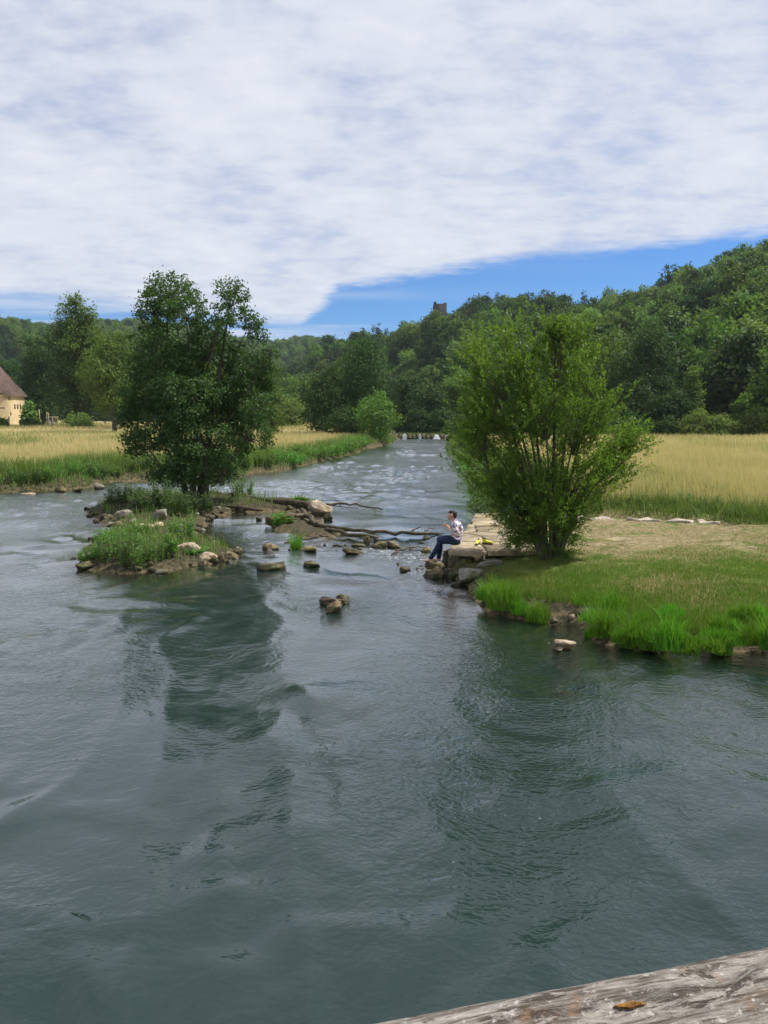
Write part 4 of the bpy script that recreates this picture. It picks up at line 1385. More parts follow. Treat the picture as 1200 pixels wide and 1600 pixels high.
# ------------------------------------------------------------------ stone landing: slab by slab
def landing():
    rng = np.random.default_rng(12)
    t = thing('stone_landing', (2.5, 20, 0.0), 'weathered limestone landing with a pointed end reaching into the river', 'landing')
    # flagstones: cells round jittered seeds, clipped to the outline of the point
    region = np.array([(1.52, 18.75), (2.9, 18.62), (4.2, 18.85), (4.7, 21.5), (4.7, 26.0), (3.1, 26.05), (2.25, 21.7), (1.7, 19.6)])
    seeds = []
    for y in np.arange(18.9, 26.1, 0.78):
        for x in np.arange(1.4, 5.0, 0.86):
            seeds.append((x + rng.uniform(-.3, .3), y + rng.uniform(-.3, .3)))
    seeds = np.array(seeds)

    def clip(poly, n_, d_):
        out_ = []
        for e in range(len(poly)):
            a, b_ = poly[e], poly[(e + 1) % len(poly)]
            fa, fb = a @ n_ - d_, b_ @ n_ - d_
            if fa <= 0: out_.append(a)
            if fa * fb < 0: out_.append(a + (b_ - a) * fa / (fa - fb))
        return np.array(out_)
    for si, sp in enumerate(seeds):
        q = region
        for sj, sq in enumerate(seeds):
            if si == sj or len(q) < 3: continue
            n_ = sq - sp
            if n_ @ n_ > 9: continue
            q = clip(q, n_, (sq @ sq - sp @ sp) / 2)
        if len(q) < 3: continue
        c = q.mean(0)
        area = 0.5 * abs(np.sum(q[:, 0] * np.roll(q[:, 1], -1) - np.roll(q[:, 0], -1) * q[:, 1]))
        if area < 0.08: continue
        ring = []
        for e in range(len(q)):
            a, b_ = q[e], q[(e + 1) % len(q)]
            for s_ in (0.06, 0.36, 0.64, 0.94):
                p = a + (b_ - a) * s_
                v = c - p
                ring.append(p + v / np.linalg.norm(v) * rng.uniform(0.008, 0.045))
        ring = np.array(ring)
        n = len(ring)
        edge_ = float(np.min(poly_sd(q[:, 0], q[:, 1], region))) < 0.02 and c[0] < 3.3 and c[1] > 19.4
        top = 0.6 + rng.uniform(-0.04, 0.02)
        tx, ty = rng.uniform(-.02, .02, 2)
        zt = top + (ring[:, 0] - c[0]) * tx + (ring[:, 1] - c[1]) * ty
        bot = -0.25 if edge_ else 0.48
        lay = [np.c_[ring, np.full(n, bot)], np.c_[ring, zt - 0.035], np.c_[c + (ring - c) * 0.93, zt], [[*c, top + 0.004]]]
        V_ = np.vstack(lay)
        i = np.arange(n); j = (i + 1) % n
        m_ = MB().add(V_ - np.array([2.5, 20, 0]), np.vstack([np.c_[i, j, n + j, n + i], np.c_[n + i, n + j, 2 * n + j, 2 * n + i]]))
        m_.f.append(np.c_[2 * n + i, 2 * n + j, np.full(n, 3 * n)].astype(np.int32)); m_.s.append(np.zeros(n, np.int32))
        m_.obj('slab', M['slab'], t)
    # long stones of the back ledge
    A_1, B_1 = np.array([4.7, 25.95]), np.array([10.65, 24.05])
    dd = unit(B_1 - A_1); nn = np.array([-dd[1], dd[0]])
    s_ = 0.0; Ltot = np.linalg.norm(B_1 - A_1)
    while s_ < Ltot - 0.2:
        l_ = min(rng.uniform(0.6, 1.25), Ltot - s_)
        c = A_1 + dd * (s_ + l_ / 2)
        wd = 0.5 + rng.uniform(-.06, .08)
        m_ = MB()
        V_ = rock_verts(rng.integers(9999), (l_ * 0.99, wd, 0.75), 0.9, 0, 0.02)
        an = math.atan2(dd[1], dd[0])
        rot_ = np.array([[math.cos(an), math.sin(an), 0], [-math.sin(an), math.cos(an), 0], [0, 0, 1]])
        V_ = V_ @ rot_ + np.array([c[0] - 2.5, c[1] - 20, 0.26 + rng.uniform(-.02, .02)])
        m_.add(V_, CUBEF).obj('ledge_stone', M['ledge'], t)
        s_ += l_
    # flat stones showing through the worn turf
    for px, py, wd in ((965, 840, 52), (1030, 855, 24), (1125, 852, 28), (1175, 856, 22), (935, 849, 34), (905, 838, 30), (1150, 826, 30)):
        p = gnd(px, py, 0.56)
        k = p[1] / 1200
        V_ = rock_verts(rng.integers(9999), (wd * k, wd * k * rng.uniform(0.8, 1.2), 0.14), 0.5, 6, 0.05)
        zz = zat(p[0], p[1])
        MB().add(V_ + np.array([p[0] - 2.5, p[1] - 20, zz - 0.05]), CUBEF).obj('turf_stone', M['slab'], t)


landing()


# ------------------------------------------------------------------ driftwood
def log(pts, r0, r1, label, mat='drift', name='driftwood_log', twigs=(), seg=9, wob=0.05, sd=0):
    rng = np.random.default_rng(sd + 50)
    P_ = np.array([np.array([*gnd(px, py, z)[:2], z]) for px, py, z in pts])
    base = P_[0].copy()
    t = thing(name, base, label, 'driftwood')
    Q = []
    for a, b_ in zip(P_[:-1], P_[1:]):
        for s_ in np.linspace(0, 1, 5)[:-1]:
            Q.append(a + (b_ - a) * s_)
    Q.append(P_[-1]); Q = np.array(Q)
    Q[1:-1] += rng.normal(size=Q[1:-1].shape) * wob * np.array([1, 1, .5])
    rr = np.linspace(r0, r1, len(Q)) * rng.uniform(0.82, 1.18, len(Q))
    mb = MB(); tube(mb, Q - base, rr, seg, cap=True)
    mb.obj('stem', M[mat], t, smooth=True)
    for tw in twigs:
        T = np.array([np.array([*gnd(px, py, z)[:2], z]) for px, py, z in tw]) - base
        m_ = MB()
        T2 = np.vstack([curve3(a, b_, rng.normal(size=3) * 0.03, 4)[:-1] for a, b_ in zip(T[:-1], T[1:])] + [T[-1:]])
        tube(m_, T2, np.linspace(max(r1 * .9, 0.02), 0.008, len(T2)), 5, cap=True)
        m_.obj('branch', M[mat], t, smooth=True)
    return t


log([(332, 774, .32), (370, 777, .28), (430, 784, .25), (492, 790, .2)], 0.2, 0.13, 'thick dark drift log running from the alder roots to the pale boulder', sd=1,
    twigs=[[(362, 784, .1), (364, 772, .5), (360, 770, .65)], [(352, 781, .2), (372, 790, .05)]])
log([(478, 789, .2), (530, 787, .2), (565, 790, .16), (597, 796, .1)], 0.06, 0.025, 'thin forked branch floating out behind the large pale boulder', name='driftwood_branch', sd=2,
    twigs=[[(556, 789, .16), (560, 783, .3)], [(580, 793, .12), (587, 803, .02)], [(530, 788, .18), (537, 796, .02)], [(520, 790, .1), (560, 794, .05)]])
log([(472, 797, .25), (487, 815, .2), (500, 822, .15), (545, 826, .12), (590, 831, .1), (640, 834, .08), (686, 834, .05)], 0.1, 0.04, 'long crooked dark branch reaching across the riffle towards the seated person', name='driftwood_branch', sd=3,
    twigs=[[(640, 833, .08), (652, 826, .2), (658, 823, .3)], [(560, 828, .1), (600, 840, .03)]])
log([(510, 828, .12), (545, 834, .1), (592, 840, .04)], 0.085, 0.035, 'short dark branch lying alongside the long crooked one', name='driftwood_branch', sd=4)
log([(416, 812, .2), (450, 806, .28), (478, 806, .22)], 0.12, 0.08, 'dark rotten log on the muddy hump above the water plant', sd=5)
log([(210, 827, .32), (232, 823, .34), (252, 820, .32)], 0.13, 0.09, 'short pale bleached log on the island gravel', mat='pale_drift', sd=6)
log([(612, 868, .02), (625, 858, .12), (650, 853, .12), (664, 857, .03)], 0.035, 0.015, 'thin bent stick caught on the reddish brown stone', name='driftwood_branch', sd=7)
log([(502, 940, .16), (520, 936, .22), (543, 938, .16)], 0.05, 0.02, 'dark broken branch stranded on the lone midstream stones', name='driftwood_branch', sd=8)
log([(664, 832, .03), (671, 826, .16), (676, 825, .22)], 0.02, 0.008, 'short dark twig sticking up before the seated person', name='driftwood_branch', sd=9)
log([(336, 790, .15), (360, 793, .12), (410, 797, .05)], 0.12, 0.06, 'dark wet root lying along the waterline below the drift log', sd=10)
log([(465, 846, .08), (490, 838, .12), (512, 838, .08)], 0.05, 0.03, 'dark stick behind the tuft of water grass', name='driftwood_branch', sd=11)


# ------------------------------------------------------------------ plants on island and banks
def herb(px, py, wpx, hpx, mat, label, sd, z=None, leaf=0.13, n=26, group=None, name='leafy_plant', depth=0.8, per=26):
    rng = np.random.default_rng(sd)
    p0 = gnd(px, py, 0.15)
    zz = max(0.0, zat(p0[0], p0[1])) if z is None else z
    p0 = gnd(px, py, zz)
    k = p0[1] / 1200
    Wd, Hh = wpx * k / 2, hpx * k
    t = thing(name, (p0[0], p0[1] + Wd * depth * 0.5, zz - 0.03), label, 'plant', group)
    ml, ms = MB(), MB()
    for i in range(n):
        a = rng.uniform(0, 6.28); r_ = math.sqrt(rng.uniform()) * 0.75
        b0 = np.array([math.cos(a) * r_ * Wd, math.sin(a) * r_ * Wd * depth, 0])
        h_ = Hh * rng.uniform(0.55, 1.02) * (1 - 0.35 * r_)
        tip = b0 * 1.28 + np.array([rng.normal() * .06, rng.normal() * .06, h_])
        P_ = curve3(b0, tip, np.array([0, 0, h_ * 0.06]), 5)
        tube(ms, P_, np.linspace(0.009, 0.003, 5), 4)
        s_ = rng.uniform(0.12, 1.0, per)
        q = b0 + (tip - b0) * s_[:, None]
        an = rng.uniform(0, 6.28, per)
        D = np.stack([np.cos(an), np.sin(an), rng.uniform(0.0, 0.7, per)], 1)
        L = leaf * rng.uniform(0.6, 1.3, per) * (1.15 - 0.5 * s_)
        leaves(ml, q + D * 0.02, D, np.array([0, 0, 1.0]) + rng.normal(size=(per, 3)) * 0.35, L, L * 0.42, 0, 0.05)
    ml.obj('foliage', M[mat], t)
    ms.obj('stem', M['twig'], t)
    return t


HB = [(205, 893, 70, 78, 'herb', 'tallest leafy clump at the front of the island', 0), (165, 886, 56, 62, 'herb', 'leafy clump at the front left of the island', 0), (140, 880, 44, 40, 'herb', 'low leafy clump at the far left tip of the island', 0),
      (240, 888, 50, 60, 'herb', 'leafy clump at the right of the tallest island clump', 0), (190, 868, 70, 60, 'herb', 'leafy clump just behind the tallest island clump', 0), (280, 845, 46, 52, 'herb', 'upright grassy clump behind the big island boulder', 0),
      (262, 866, 34, 40, 'herb', 'small clump left of the big island boulder', 0), (305, 866, 40, 14, 'herb', 'low green mat right of the big island boulder', 0), (170, 848, 60, 28, 'herb', 'low weeds on the island gravel', 0), (292, 880, 30, 16, 'herb', 'tiny weeds under the big island boulder', 0),
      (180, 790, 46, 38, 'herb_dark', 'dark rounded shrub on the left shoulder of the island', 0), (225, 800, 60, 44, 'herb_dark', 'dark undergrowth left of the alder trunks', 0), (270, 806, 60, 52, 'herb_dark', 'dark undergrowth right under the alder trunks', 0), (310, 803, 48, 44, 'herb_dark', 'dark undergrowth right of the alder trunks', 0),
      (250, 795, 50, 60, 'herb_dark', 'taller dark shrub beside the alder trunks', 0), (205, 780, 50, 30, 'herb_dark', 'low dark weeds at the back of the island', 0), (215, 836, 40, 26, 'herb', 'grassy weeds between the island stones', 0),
      (376, 778, 46, 46, 'herb', 'bright green bushy plant behind the drift log', 0), (362, 745, 60, 40, 'herb', 'bright green plants beyond the alder on the left bank', 0), (440, 822, 36, 24, 'herb', 'low leafy water plant in front of the muddy hump', 0), (435, 815, 24, 18, 'herb', 'small leafy plant on the muddy hump', 0),
      (470, 782, 24, 6, 'herb', 'flat green moss tuft on the drift log', 0)]
for i, (px, py, w_, h_, m_, lb_, _) in enumerate(HB):
    zz = 0.25 if 'drift log' in lb_ and 'moss' in lb_ else None
    herb(px, py, w_, h_, m_, lb_, 3000 + i, z=zz, leaf=0.10 + 0.04 * (py < 830), n=int(14 + w_ * 0.35), per=30)

# leafy plants along the left bank towards the bend
rng = np.random.default_rng(60)
for i, s_ in enumerate(np.linspace(0, 1, 26)):
    pts = np.array([(-13.0, 49.8), (-10.7, 51.9), (-9.1, 54.9), (-7.4, 56.6), (-5.6, 66), (-4.1, 73), (-2.9, 81), (-2.3, 95)])
    cum = np.r_[0, np.cumsum(np.hypot(*np.diff(pts, axis=0).T))]
    x = np.interp(s_ * cum[-1], cum, pts[:, 0]) - rng.uniform(0.1, 0.9); y = np.interp(s_ * cum[-1], cum, pts[:, 1]) + rng.uniform(-.4, .4)
    zz = zat(x, y)
    k = 1200 / y
    u = x / y * 1200 + 600
    py = 650 + (CAM_H - zz) / y * 1200
    t = herb(u, py, rng.uniform(1.9, 2.8) * k, rng.uniform(1.0, 1.6) * k, 'herb' if rng.uniform() < .7 else 'mid', 'leafy waterside plant on the left bank towards the river bend', 3300 + i, z=zz, leaf=0.26, n=26, per=26, group='waterside plants on the left bank')
    t.location = (x, y, zz - 0.05)


rng = np.random.default_rng(62)
for i in range(22):
    s_ = (i + 0.5) / 22
    pts = np.array([(3.75, 27.4), (4.3, 30), (4.6, 36), (5.2, 45), (6.3, 66), (8, 95)])
    cum = np.r_[0, np.cumsum(np.hypot(*np.diff(pts, axis=0).T))]
    x = np.interp(s_ ** 1.3 * cum[-1], cum, pts[:, 0]) + rng.uniform(0.05, 0.6); y = np.interp(s_ ** 1.3 * cum[-1], cum, pts[:, 1])
    zz = zat(x, y)
    k = 1200 / y
    t = herb(x / y * 1200 + 600, 650 + (CAM_H - zz) / y * 1200, rng.uniform(1.6, 2.8) * k, rng.uniform(0.7, 1.4) * k, rng.choice(['herb_dark', 'mid', 'herb']), 'leafy waterside plant on the right bank upstream of the stone landing', 3700 + i, z=zz, leaf=0.2, n=22, per=26, group='waterside plants on the right bank')
    t.location = (x, y, zz - 0.05)
rng = np.random.default_rng(63)
for i in range(15):
    x = 6.0 + 8.2 * (i + rng.uniform(0, .8)) / 15
    y = np.interp(x, [6, 6.9, 11, 13, 15], [28.2, 27.7, 25.7, 23.2, 22.6]) + rng.uniform(0.0, 1.2)
    zz = zat(x, y)
    k = 1200 / y
    t = herb(x / y * 1200 + 600, 650 + (CAM_H - zz) / y * 1200, rng.uniform(0.7, 1.3) * k, rng.uniform(0.35, 0.75) * k, rng.choice(['herb', 'mid', 'herb']), 'leafy weed in the rank grass behind the stone ledge', 3800 + i, z=zz, leaf=0.1, n=16, per=22, group='weeds behind the stone ledge')
    t.location = (x, y, zz - 0.05)
rng = np.random.default_rng(61)
for i in range(20):
    s_ = i / 19
    pts = np.array([(-25.5, 38.6), (-19.8, 39.5), (-17.6, 41.1), (-16.5, 43.3), (-16.4, 46.5), (-14, 49.3)])
    cum = np.r_[0, np.cumsum(np.hypot(*np.diff(pts, axis=0).T))]
    x = np.interp(s_ * cum[-1], cum, pts[:, 0]) - rng.uniform(0.0, 0.6); y = np.interp(s_ * cum[-1], cum, pts[:, 1]) + rng.uniform(0.1, 1.3)
    zz = zat(x, y)
    k = 1200 / y
    t = herb(x / y * 1200 + 600, 650 + (CAM_H - zz) / y * 1200, rng.uniform(1.0, 2.2) * k, rng.uniform(0.6, 1.25) * k, rng.choice(['herb_dark', 'mid', 'herb', 'herb_dark']), 'weedy green plant hanging over the left meadow bank', 3500 + i, z=zz, leaf=0.17, n=22, per=26, group='weeds on the left meadow bank')
    t.location = (x, y, zz - 0.05)


def tussock(px, py, wpx, hpx, label, sd, n=700, z=None, mat='grass', group=None, name='grass_tussock', wd=0.012):
    rng = np.random.default_rng(sd)
    p0 = gnd(px, py, 0.05)
    zz = max(-0.02, zat(p0[0], p0[1] + 0.2)) if z is None else z
    p0 = gnd(px, py, zz)
    k = p0[1] / 1200
    Wd, Hh = wpx * k / 2, hpx * k
    t = tag(bpy.data.objects.new(name, None), label, 'grass', group)
    t.location = (p0[0], p0[1] + Wd * 0.4, zz - 0.04)
    col.objects.link(t)
    a = rng.uniform(0, 6.28, n); r_ = np.sqrt(rng.uniform(size=n))
    P_ = np.stack([np.cos(a) * r_ * Wd * .85, np.sin(a) * r_ * Wd * 0.7, np.zeros(n)], 1)
    h_ = Hh * rng.uniform(0.35, 1.1, n) * (1 - 0.55 * r_ ** 2)
    mb = MB(); blades(mb, P_, h_, wd * rng.uniform(.7, 1.4, n), 0.8, rng, 0, 2)
    mb.obj('blades', M[mat], t)
    return t


TS = [(788, 950, 66, 62, 'tall bright grass tussock at the corner of the lawn below the willow', 900), (762, 935, 44, 40, 'dark low grass tussock next to the stone steps', 500), (842, 970, 46, 46, 'small grass tussock beside the bare patch of the lawn edge', 500),
      (815, 958, 36, 34, 'short grass between the two corner tussocks', 350)]
for i, (px, py, w_, h_, lb_, n_) in enumerate(TS):
    tussock(px, py, w_, h_, lb_, 4000 + i, n_)
rj = random.Random(9)
for i, px in enumerate(range(930, 1260, 21)):
    yb = 1001 + 15 * min(1, (px - 930) / 90)
    tussock(px + rj.uniform(-10, 10), yb + rj.uniform(-12, 4), rj.uniform(30, 72), rj.choice((30, 44, 58, 70, 84)) * rj.uniform(.85, 1.1), 'tall bright grass tussock hanging over the water along the lawn edge', 4100 + i, 430, group='grass tussocks along the lawn edge')
    for k in range(2):
        if rj.random() < 0.75:
            tussock(px + rj.uniform(-12, 12), yb - rj.uniform(14, 62), rj.uniform(30, 66), rj.uniform(14, 42), 'shorter bright grass tussock behind the tall ones of the lawn edge', 4200 + i * 2 + k, 260, group='shorter tussocks behind the lawn edge')
tussock(463, 860, 22, 40, 'single tall tuft of water grass standing among the riffle stones', 4300, 260, z=0.0, wd=0.016)

# ------------------------------------------------------------------ grass that nobody could count
def scatter(n, x0, x1, y0, y1, test, seed, power=1.0):
    rng = np.random.default_rng(seed)
    u = rng.uniform(size=n)
    y = y0 * (y1 / y0) ** u if power else rng.uniform(y0, y1, n)
    x = rng.uniform(x0, x1, n) if not callable(x0) else x0(y) + (x1(y) - x0(y)) * rng.uniform(size=n)
    z, d = height(x, y)
    ok = test(x, y, d)
    return np.stack([x, y, z - 0.02], 1)[ok], {k: v[ok] for k, v in d.items()}, rng


# right meadow
Pm, d, rng = scatter(150000, lambda y: np.maximum(4, 0.05 * y), lambda y: 0.56 * y, 22.5, 112, lambda x, y, d: (d['mR'] > 0.3) & (d['h'] < 1), 1)
mb = MB()
isg = rng.uniform(size=len(Pm)) < 0.04 + 0.42 * sstep(fbm2(Pm[:, 0], Pm[:, 1] * 0.4, 0.12, 4, 77), 0.5, 0.68) + 0.95 * sstep(0.1 + 2.0 * fbm2(Pm[:, 0], Pm[:, 1], 0.5, 3, 8) - d['mR'], -1.2, 1.0)
sc_ = 0.55 + 0.75 * fbm2(Pm[:, 0], Pm[:, 1], 0.25, 3, 4)
blades(mb, Pm[~isg], (rng.uniform(0.45, 0.85, len(Pm)) * sc_)[~isg], 0.010 + 0.00036 * Pm[~isg][:, 1], 0.65, rng, 0)
blades(mb, Pm[isg], (rng.uniform(0.35, 0.7, len(Pm)) * sc_)[isg], 0.02 + 0.0003 * Pm[isg][:, 1], 0.45, rng, 1)
tag(mb.obj('right_meadow_grass', [M['straw'], M['bank_grass']]), 'golden dry hay grass of the right meadow', 'grass', kind='stuff')
# green fringe in front of the right meadow
Pm, d, rng = scatter(26000, lambda y: y * 0 + 3.8, lambda y: 0.62 * y, 21.5, 32, lambda x, y, d: (d['mR'] > -0.5) & (d['mR'] < 1.0), 2)
mb = MB(); blades(mb, Pm, rng.uniform(0.2, 0.7, len(Pm)) * np.clip(1.9 * fbm2(Pm[:, 0], Pm[:, 1], 0.7, 3, 14) - 0.25, 0.1, 1.2), 0.020, 1.0, rng, 0, 2)
tag(mb.obj('right_bank_grass', M['bank_grass']), 'rank green grass between stone ledge and right meadow', 'grass', kind='stuff')
# left meadow
Pm, d, rng = scatter(190000, lambda y: -0.58 * y, lambda y: y * 0 + 3, 38, 240, lambda x, y, d: (d['L'] > 1.2) & (d['h'] < 1) & ~((x < -81) & (y > 164) & (y < 176)), 3)
mb = MB()
edge = 1.0 + 4.5 * fbm2(Pm[:, 0], Pm[:, 1], 0.16, 3, 18)
isg = (rng.uniform(size=len(Pm)) < 0.04 + 0.42 * sstep(fbm2(Pm[:, 0], Pm[:, 1] * 0.4, 0.10, 4, 78), 0.5, 0.68) + 0.95 * sstep(edge - d['L'], -1.5, 2.5))
sc_ = 0.55 + 0.75 * fbm2(Pm[:, 0], Pm[:, 1], 0.2, 3, 5)
blades(mb, Pm[~isg], (rng.uniform(0.45, 0.85, len(Pm)) * sc_)[~isg], 0.010 + 0.00036 * Pm[~isg][:, 1], 0.65, rng, 0)
blades(mb, Pm[isg], (rng.uniform(0.5, 1.0, len(Pm)) * sc_)[isg], 0.02 + 0.0004 * Pm[isg][:, 1], 0.4, rng, 1)
tag(mb.obj('left_meadow_grass', [M['straw'], M['bank_grass']]), 'golden dry hay grass of the left meadow', 'grass', kind='stuff')
# left bank
Pm, d, rng = scatter(110000, lambda y: -0.6 * y, lambda y: y * 0 + 3, 36, 128, lambda x, y, d: (d['L'] > 0.0) & (d['L'] < 3.0), 4)
hv = np.clip(1.7 * fbm2(Pm[:, 0], Pm[:, 1], 0.45, 4, 24) - 0.15, 0.15, 1.3)
mb = MB(); blades(mb, Pm, rng.uniform(0.3, 1.05, len(Pm)) * hv, 0.018 + 0.0004 * Pm[:, 1], 0.7, rng, 0, 2)
tag(mb.obj('left_bank_grass', M['bank_grass']), 'rank green grass and weeds on the left river bank', 'grass', kind='stuff')
# upper right river bank
Pm, d, rng = scatter(30000, lambda y: y * 0 + 3.5, lambda y: 0.1 * y + 8, 26.5, 130, lambda x, y, d: (d['R'] > 0.1) & (d['R'] < 4) & (d['P'] < -0.6), 5)
mb = MB(); blades(mb, Pm, rng.uniform(0.3, 0.8, len(Pm)), 0.03 + 0.0004 * Pm[:, 1], 0.45, rng, 0, 2)
tag(mb.obj('far_right_bank_grass', M['bank_grass']), 'green grass on the right bank upstream of the willow', 'grass', kind='stuff')
# lawn
Pm, d, rng = scatter(230000, lambda y: y * 0 + 1.7, lambda y: 0.6 * y, 12.2, 26, lambda x, y, d: (d['R'] > 0.35) & (d['mR'] < 0.2), 6)
nz = fbm2(Pm[:, 0], Pm[:, 1], 1.1, 4, 40)
nearP = sstep(d['P'], -3.4, 0.2)
keep = rng.uniform(size=len(Pm)) < np.clip(1.15 - nearP * 0.8 - 0.7 * sstep(nz, 0.55, 0.7), 0.04, 1) 
keep &= ~((d['P'] > 0) & (Pm[:, 0] < 4.3) & (nz < 0.56))
Pm, nz, nearP = Pm[keep], nz[keep], nearP[keep]
dry_ = rng.uniform(size=len(Pm)) < np.clip(0.12 + 0.8 * nearP, 0, 0.95)
hh = rng.uniform(0.03, 0.095, len(Pm)) * (0.6 + 0.9 * nz) * (1 + 2.2 * np.exp(-d['R'][keep] / 1.1) * (Pm[:, 1] < 17))
mb = MB()
blades(mb, Pm[~dry_], hh[~dry_], 0.010, 0.6, rng, 0); blades(mb, Pm[dry_], hh[dry_] * .9, 0.010, 0.7, rng, 1)
tag(mb.obj('lawn_grass', [M['lawn'], M['dry']]), 'short worn lawn around the willow', 'grass', kind='stuff')
# weeds all over the island
Pm, d, rng = scatter(16000, lambda y: y * 0 - 12.8, lambda y: y * 0 - 2.2, 18.8, 37, lambda x, y, d: (d['I'] > 0.35), 7)
nz = fbm2(Pm[:, 0], Pm[:, 1], 0.8, 3, 70)
Pm = Pm[nz > 0.5]
mb = MB(); blades(mb, Pm, rng.uniform(0.1, 0.42, len(Pm)), 0.02, 0.5, rng, 0, 2)
tag(mb.obj('island_grass', M['bank_grass']), 'straggling grass on the river island', 'grass', kind='stuff')


# ------------------------------------------------------------------ the seated person
def blob_mesh(name, parts, mat, parent, voxel=0.012, smooth_it=4):
    """parts: chains of (x,y,z,r); welded into one continuous surface"""
    mb = MB()
    S_ = unit(CUBE)
    for ch in parts:
        ch = np.array(ch, float)
        for k in range(len(ch)):
            mb.add(S_ * ch[k, 3] + ch[k, :3], CUBEF)
            if k + 1 < len(ch):
                tube(mb, [ch[k, :3], ch[k + 1, :3]], [ch[k, 3], ch[k + 1, 3]], 12, cap=True)
    o = bpy.data.objects.new(name, mb.mesh(name, mat))
    col.objects.link(o)
    rm = o.modifiers.new('weld', 'REMESH'); rm.mode = 'VOXEL'; rm.voxel_size = voxel
    sm = o.modifiers.new('soft', 'SMOOTH'); sm.iterations = smooth_it; sm.factor = 0.5
    dg = bpy.context.evaluated_depsgraph_get()
    me = bpy.data.meshes.new_from_object(o.evaluated_get(dg))
    o.modifiers.clear()
    old = o.data
    o.data = me
    bpy.data.meshes.remove(old)
    me.polygons.foreach_set('use_smooth', np.ones(len(me.polygons), bool))
    o.parent = parent
    return o


